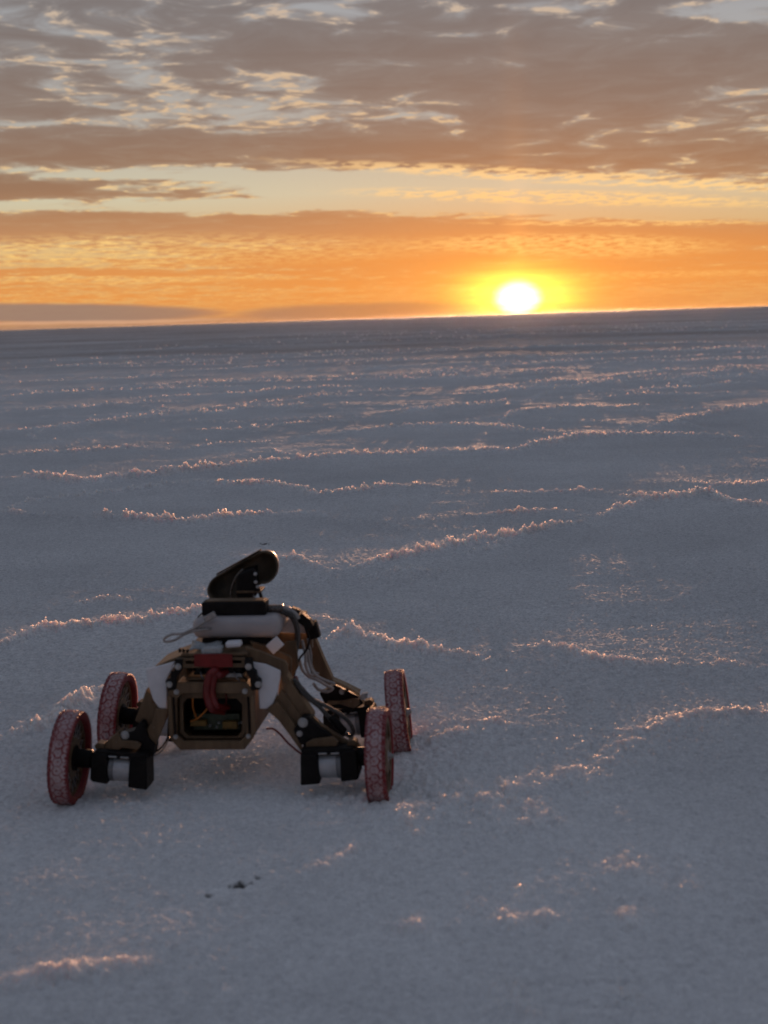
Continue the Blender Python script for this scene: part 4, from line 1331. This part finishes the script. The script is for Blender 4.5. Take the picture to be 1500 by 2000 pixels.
# cable run down the right side
obj('cable_gland', tube_mesh(path('duct1'), 0.0058, 12), M_GLOSSY, rover, smooth=True)
obj('clear_tube', tube_mesh(path('ductclear'), 0.0042, 10), M_PALE, rover, smooth=True)
plate('drag_link', 'block1', -0.021, -0.008, M_BLACK, 0.0012)
plate('drag_link', 'block2', -0.018, -0.002, M_BLACK, 0.0012)
obj('drag_link', MB().box(-0.009, 0.009, -0.008, 0.008, -0.012, 0.012, Matrix.Translation((0.1035, 0.015, 0.207)) @ Matrix.Rotation(math.radians(-14), 4, 'Y')).mesh(), M_BLACK, rover, 0.002, 2)
for key, mat, r in (('cab1', M_BRAID, 0.0028), ('cab2', M_BRAID, 0.0024), ('cab3', M_BLACK, 0.0014), ('cab4', M_PALE, 0.0022), ('cab5', M_PALE, 0.0022)):
    obj('cable', tube_mesh(path(key), r, 8), mat, rover, smooth=True)
obj('cable', tube_mesh(path('cab2', 0.006), 0.0020, 8), M_CABLE, rover, smooth=True)
obj('cable', tube_mesh([(x + 0.006, y + 0.01, z) for x, y, z in path('cab4')], 0.0018, 8), M_CABLE, rover, smooth=True)
obj('cable', tube_mesh(path('cab6'), 0.0022, 8), M_PALE, rover, smooth=True)
for key, r in (('goldlit_tube1', 0.0034), ('goldlit_tube2', 0.0030)):
    obj('cable_tube', tube_mesh([(x, y, z + 0.004) for x, y, z in path(key)], r, 10), M_TUBE, rover, smooth=True)
obj('cable_tie', MB().box(-0.0022, 0.0022, -0.008, 0.004, -0.0085, 0.0045, Matrix.Translation((0.1425, 0.0755, 0.108)) @ Matrix.Rotation(math.radians(27), 4, 'Y')).mesh(), M_BLACK, rover, 0.0006)
for key in ('braid1', 'braid2'):
    obj('braided_cable', tube_mesh(path(key), 0.0029, 10), M_BRAID, rover, smooth=True)
obj('cable_wrap', tube_mesh([(0.139, -0.087, 0.111), (0.149, -0.0875, 0.098), (0.156, -0.087, 0.089)], 0.0058, 10, 3), M_BLACK, rover, smooth=True)
rs = obj('red_sleeve', tube_mesh(path('redsleeve'), 0.0048, 10), M_REDWIRE, rover, smooth=True)
plate('cable_plug', 'usb', 0.078, 0.084, M_FILM, 0.0008)
obj('thin_wire', tube_mesh(path('wire_under'), 0.0015, 7), M_REDWIRE, rover, smooth=True)
obj('thin_wire', tube_mesh(path('wire_left'), 0.0012, 6), M_BLACK, rover, smooth=True)
obj('thin_wire', tube_mesh(path('wire_left2'), 0.0010, 6), M_CABLE, rover, smooth=True)
obj('cross_arm', MB().box(0.030, 0.100, 0.030, 0.044, 0.176, 0.200).mesh(), M_WOOD, rover, 0.001)
obj('cross_arm', MB().box(-0.098, -0.050, 0.030, 0.044, 0.140, 0.160).mesh(), M_WOOD, rover, 0.001)
obj('arm_plate', MB().prism([(0.055, 0.2030), (0.098, 0.2005), (0.098, 0.212), (0.075, 0.222), (0.058, 0.218)], 0.020, 0.024).mesh(), M_WHITE, rover, 0.0008)
obj('arm_plate', MB().prism([(0.066, 0.230), (0.094, 0.226), (0.096, 0.231), (0.068, 0.237)], -0.006, 0.028).mesh(), M_WOOD, rover, 0.0008)


# ------------------------------------------------------------------ thin haze volume added over the flat for the low sun's glow
hz = MB().box(-3100, 3100, -3100, 3100, -1.0, 1.6).mesh('haze')
mh = bpy.data.materials.new('haze')
mh.use_nodes = True
th_ = mh.node_tree
th_.nodes.clear()
pv = th_.nodes.new('ShaderNodeVolumePrincipled')
pv.inputs['Color'].default_value = (0.95, 0.93, 0.92, 1)
pv.inputs['Density'].default_value = 0.000005
pv.inputs['Anisotropy'].default_value = 0.9
ho = th_.nodes.new('ShaderNodeOutputMaterial')
th_.links.new(pv.outputs[0], ho.inputs['Volume'])
haze = obj('haze', hz, mh)
haze['kind'] = 'stuff'
haze['label'] = 'thin haze added for the sun glow over the salt flat'
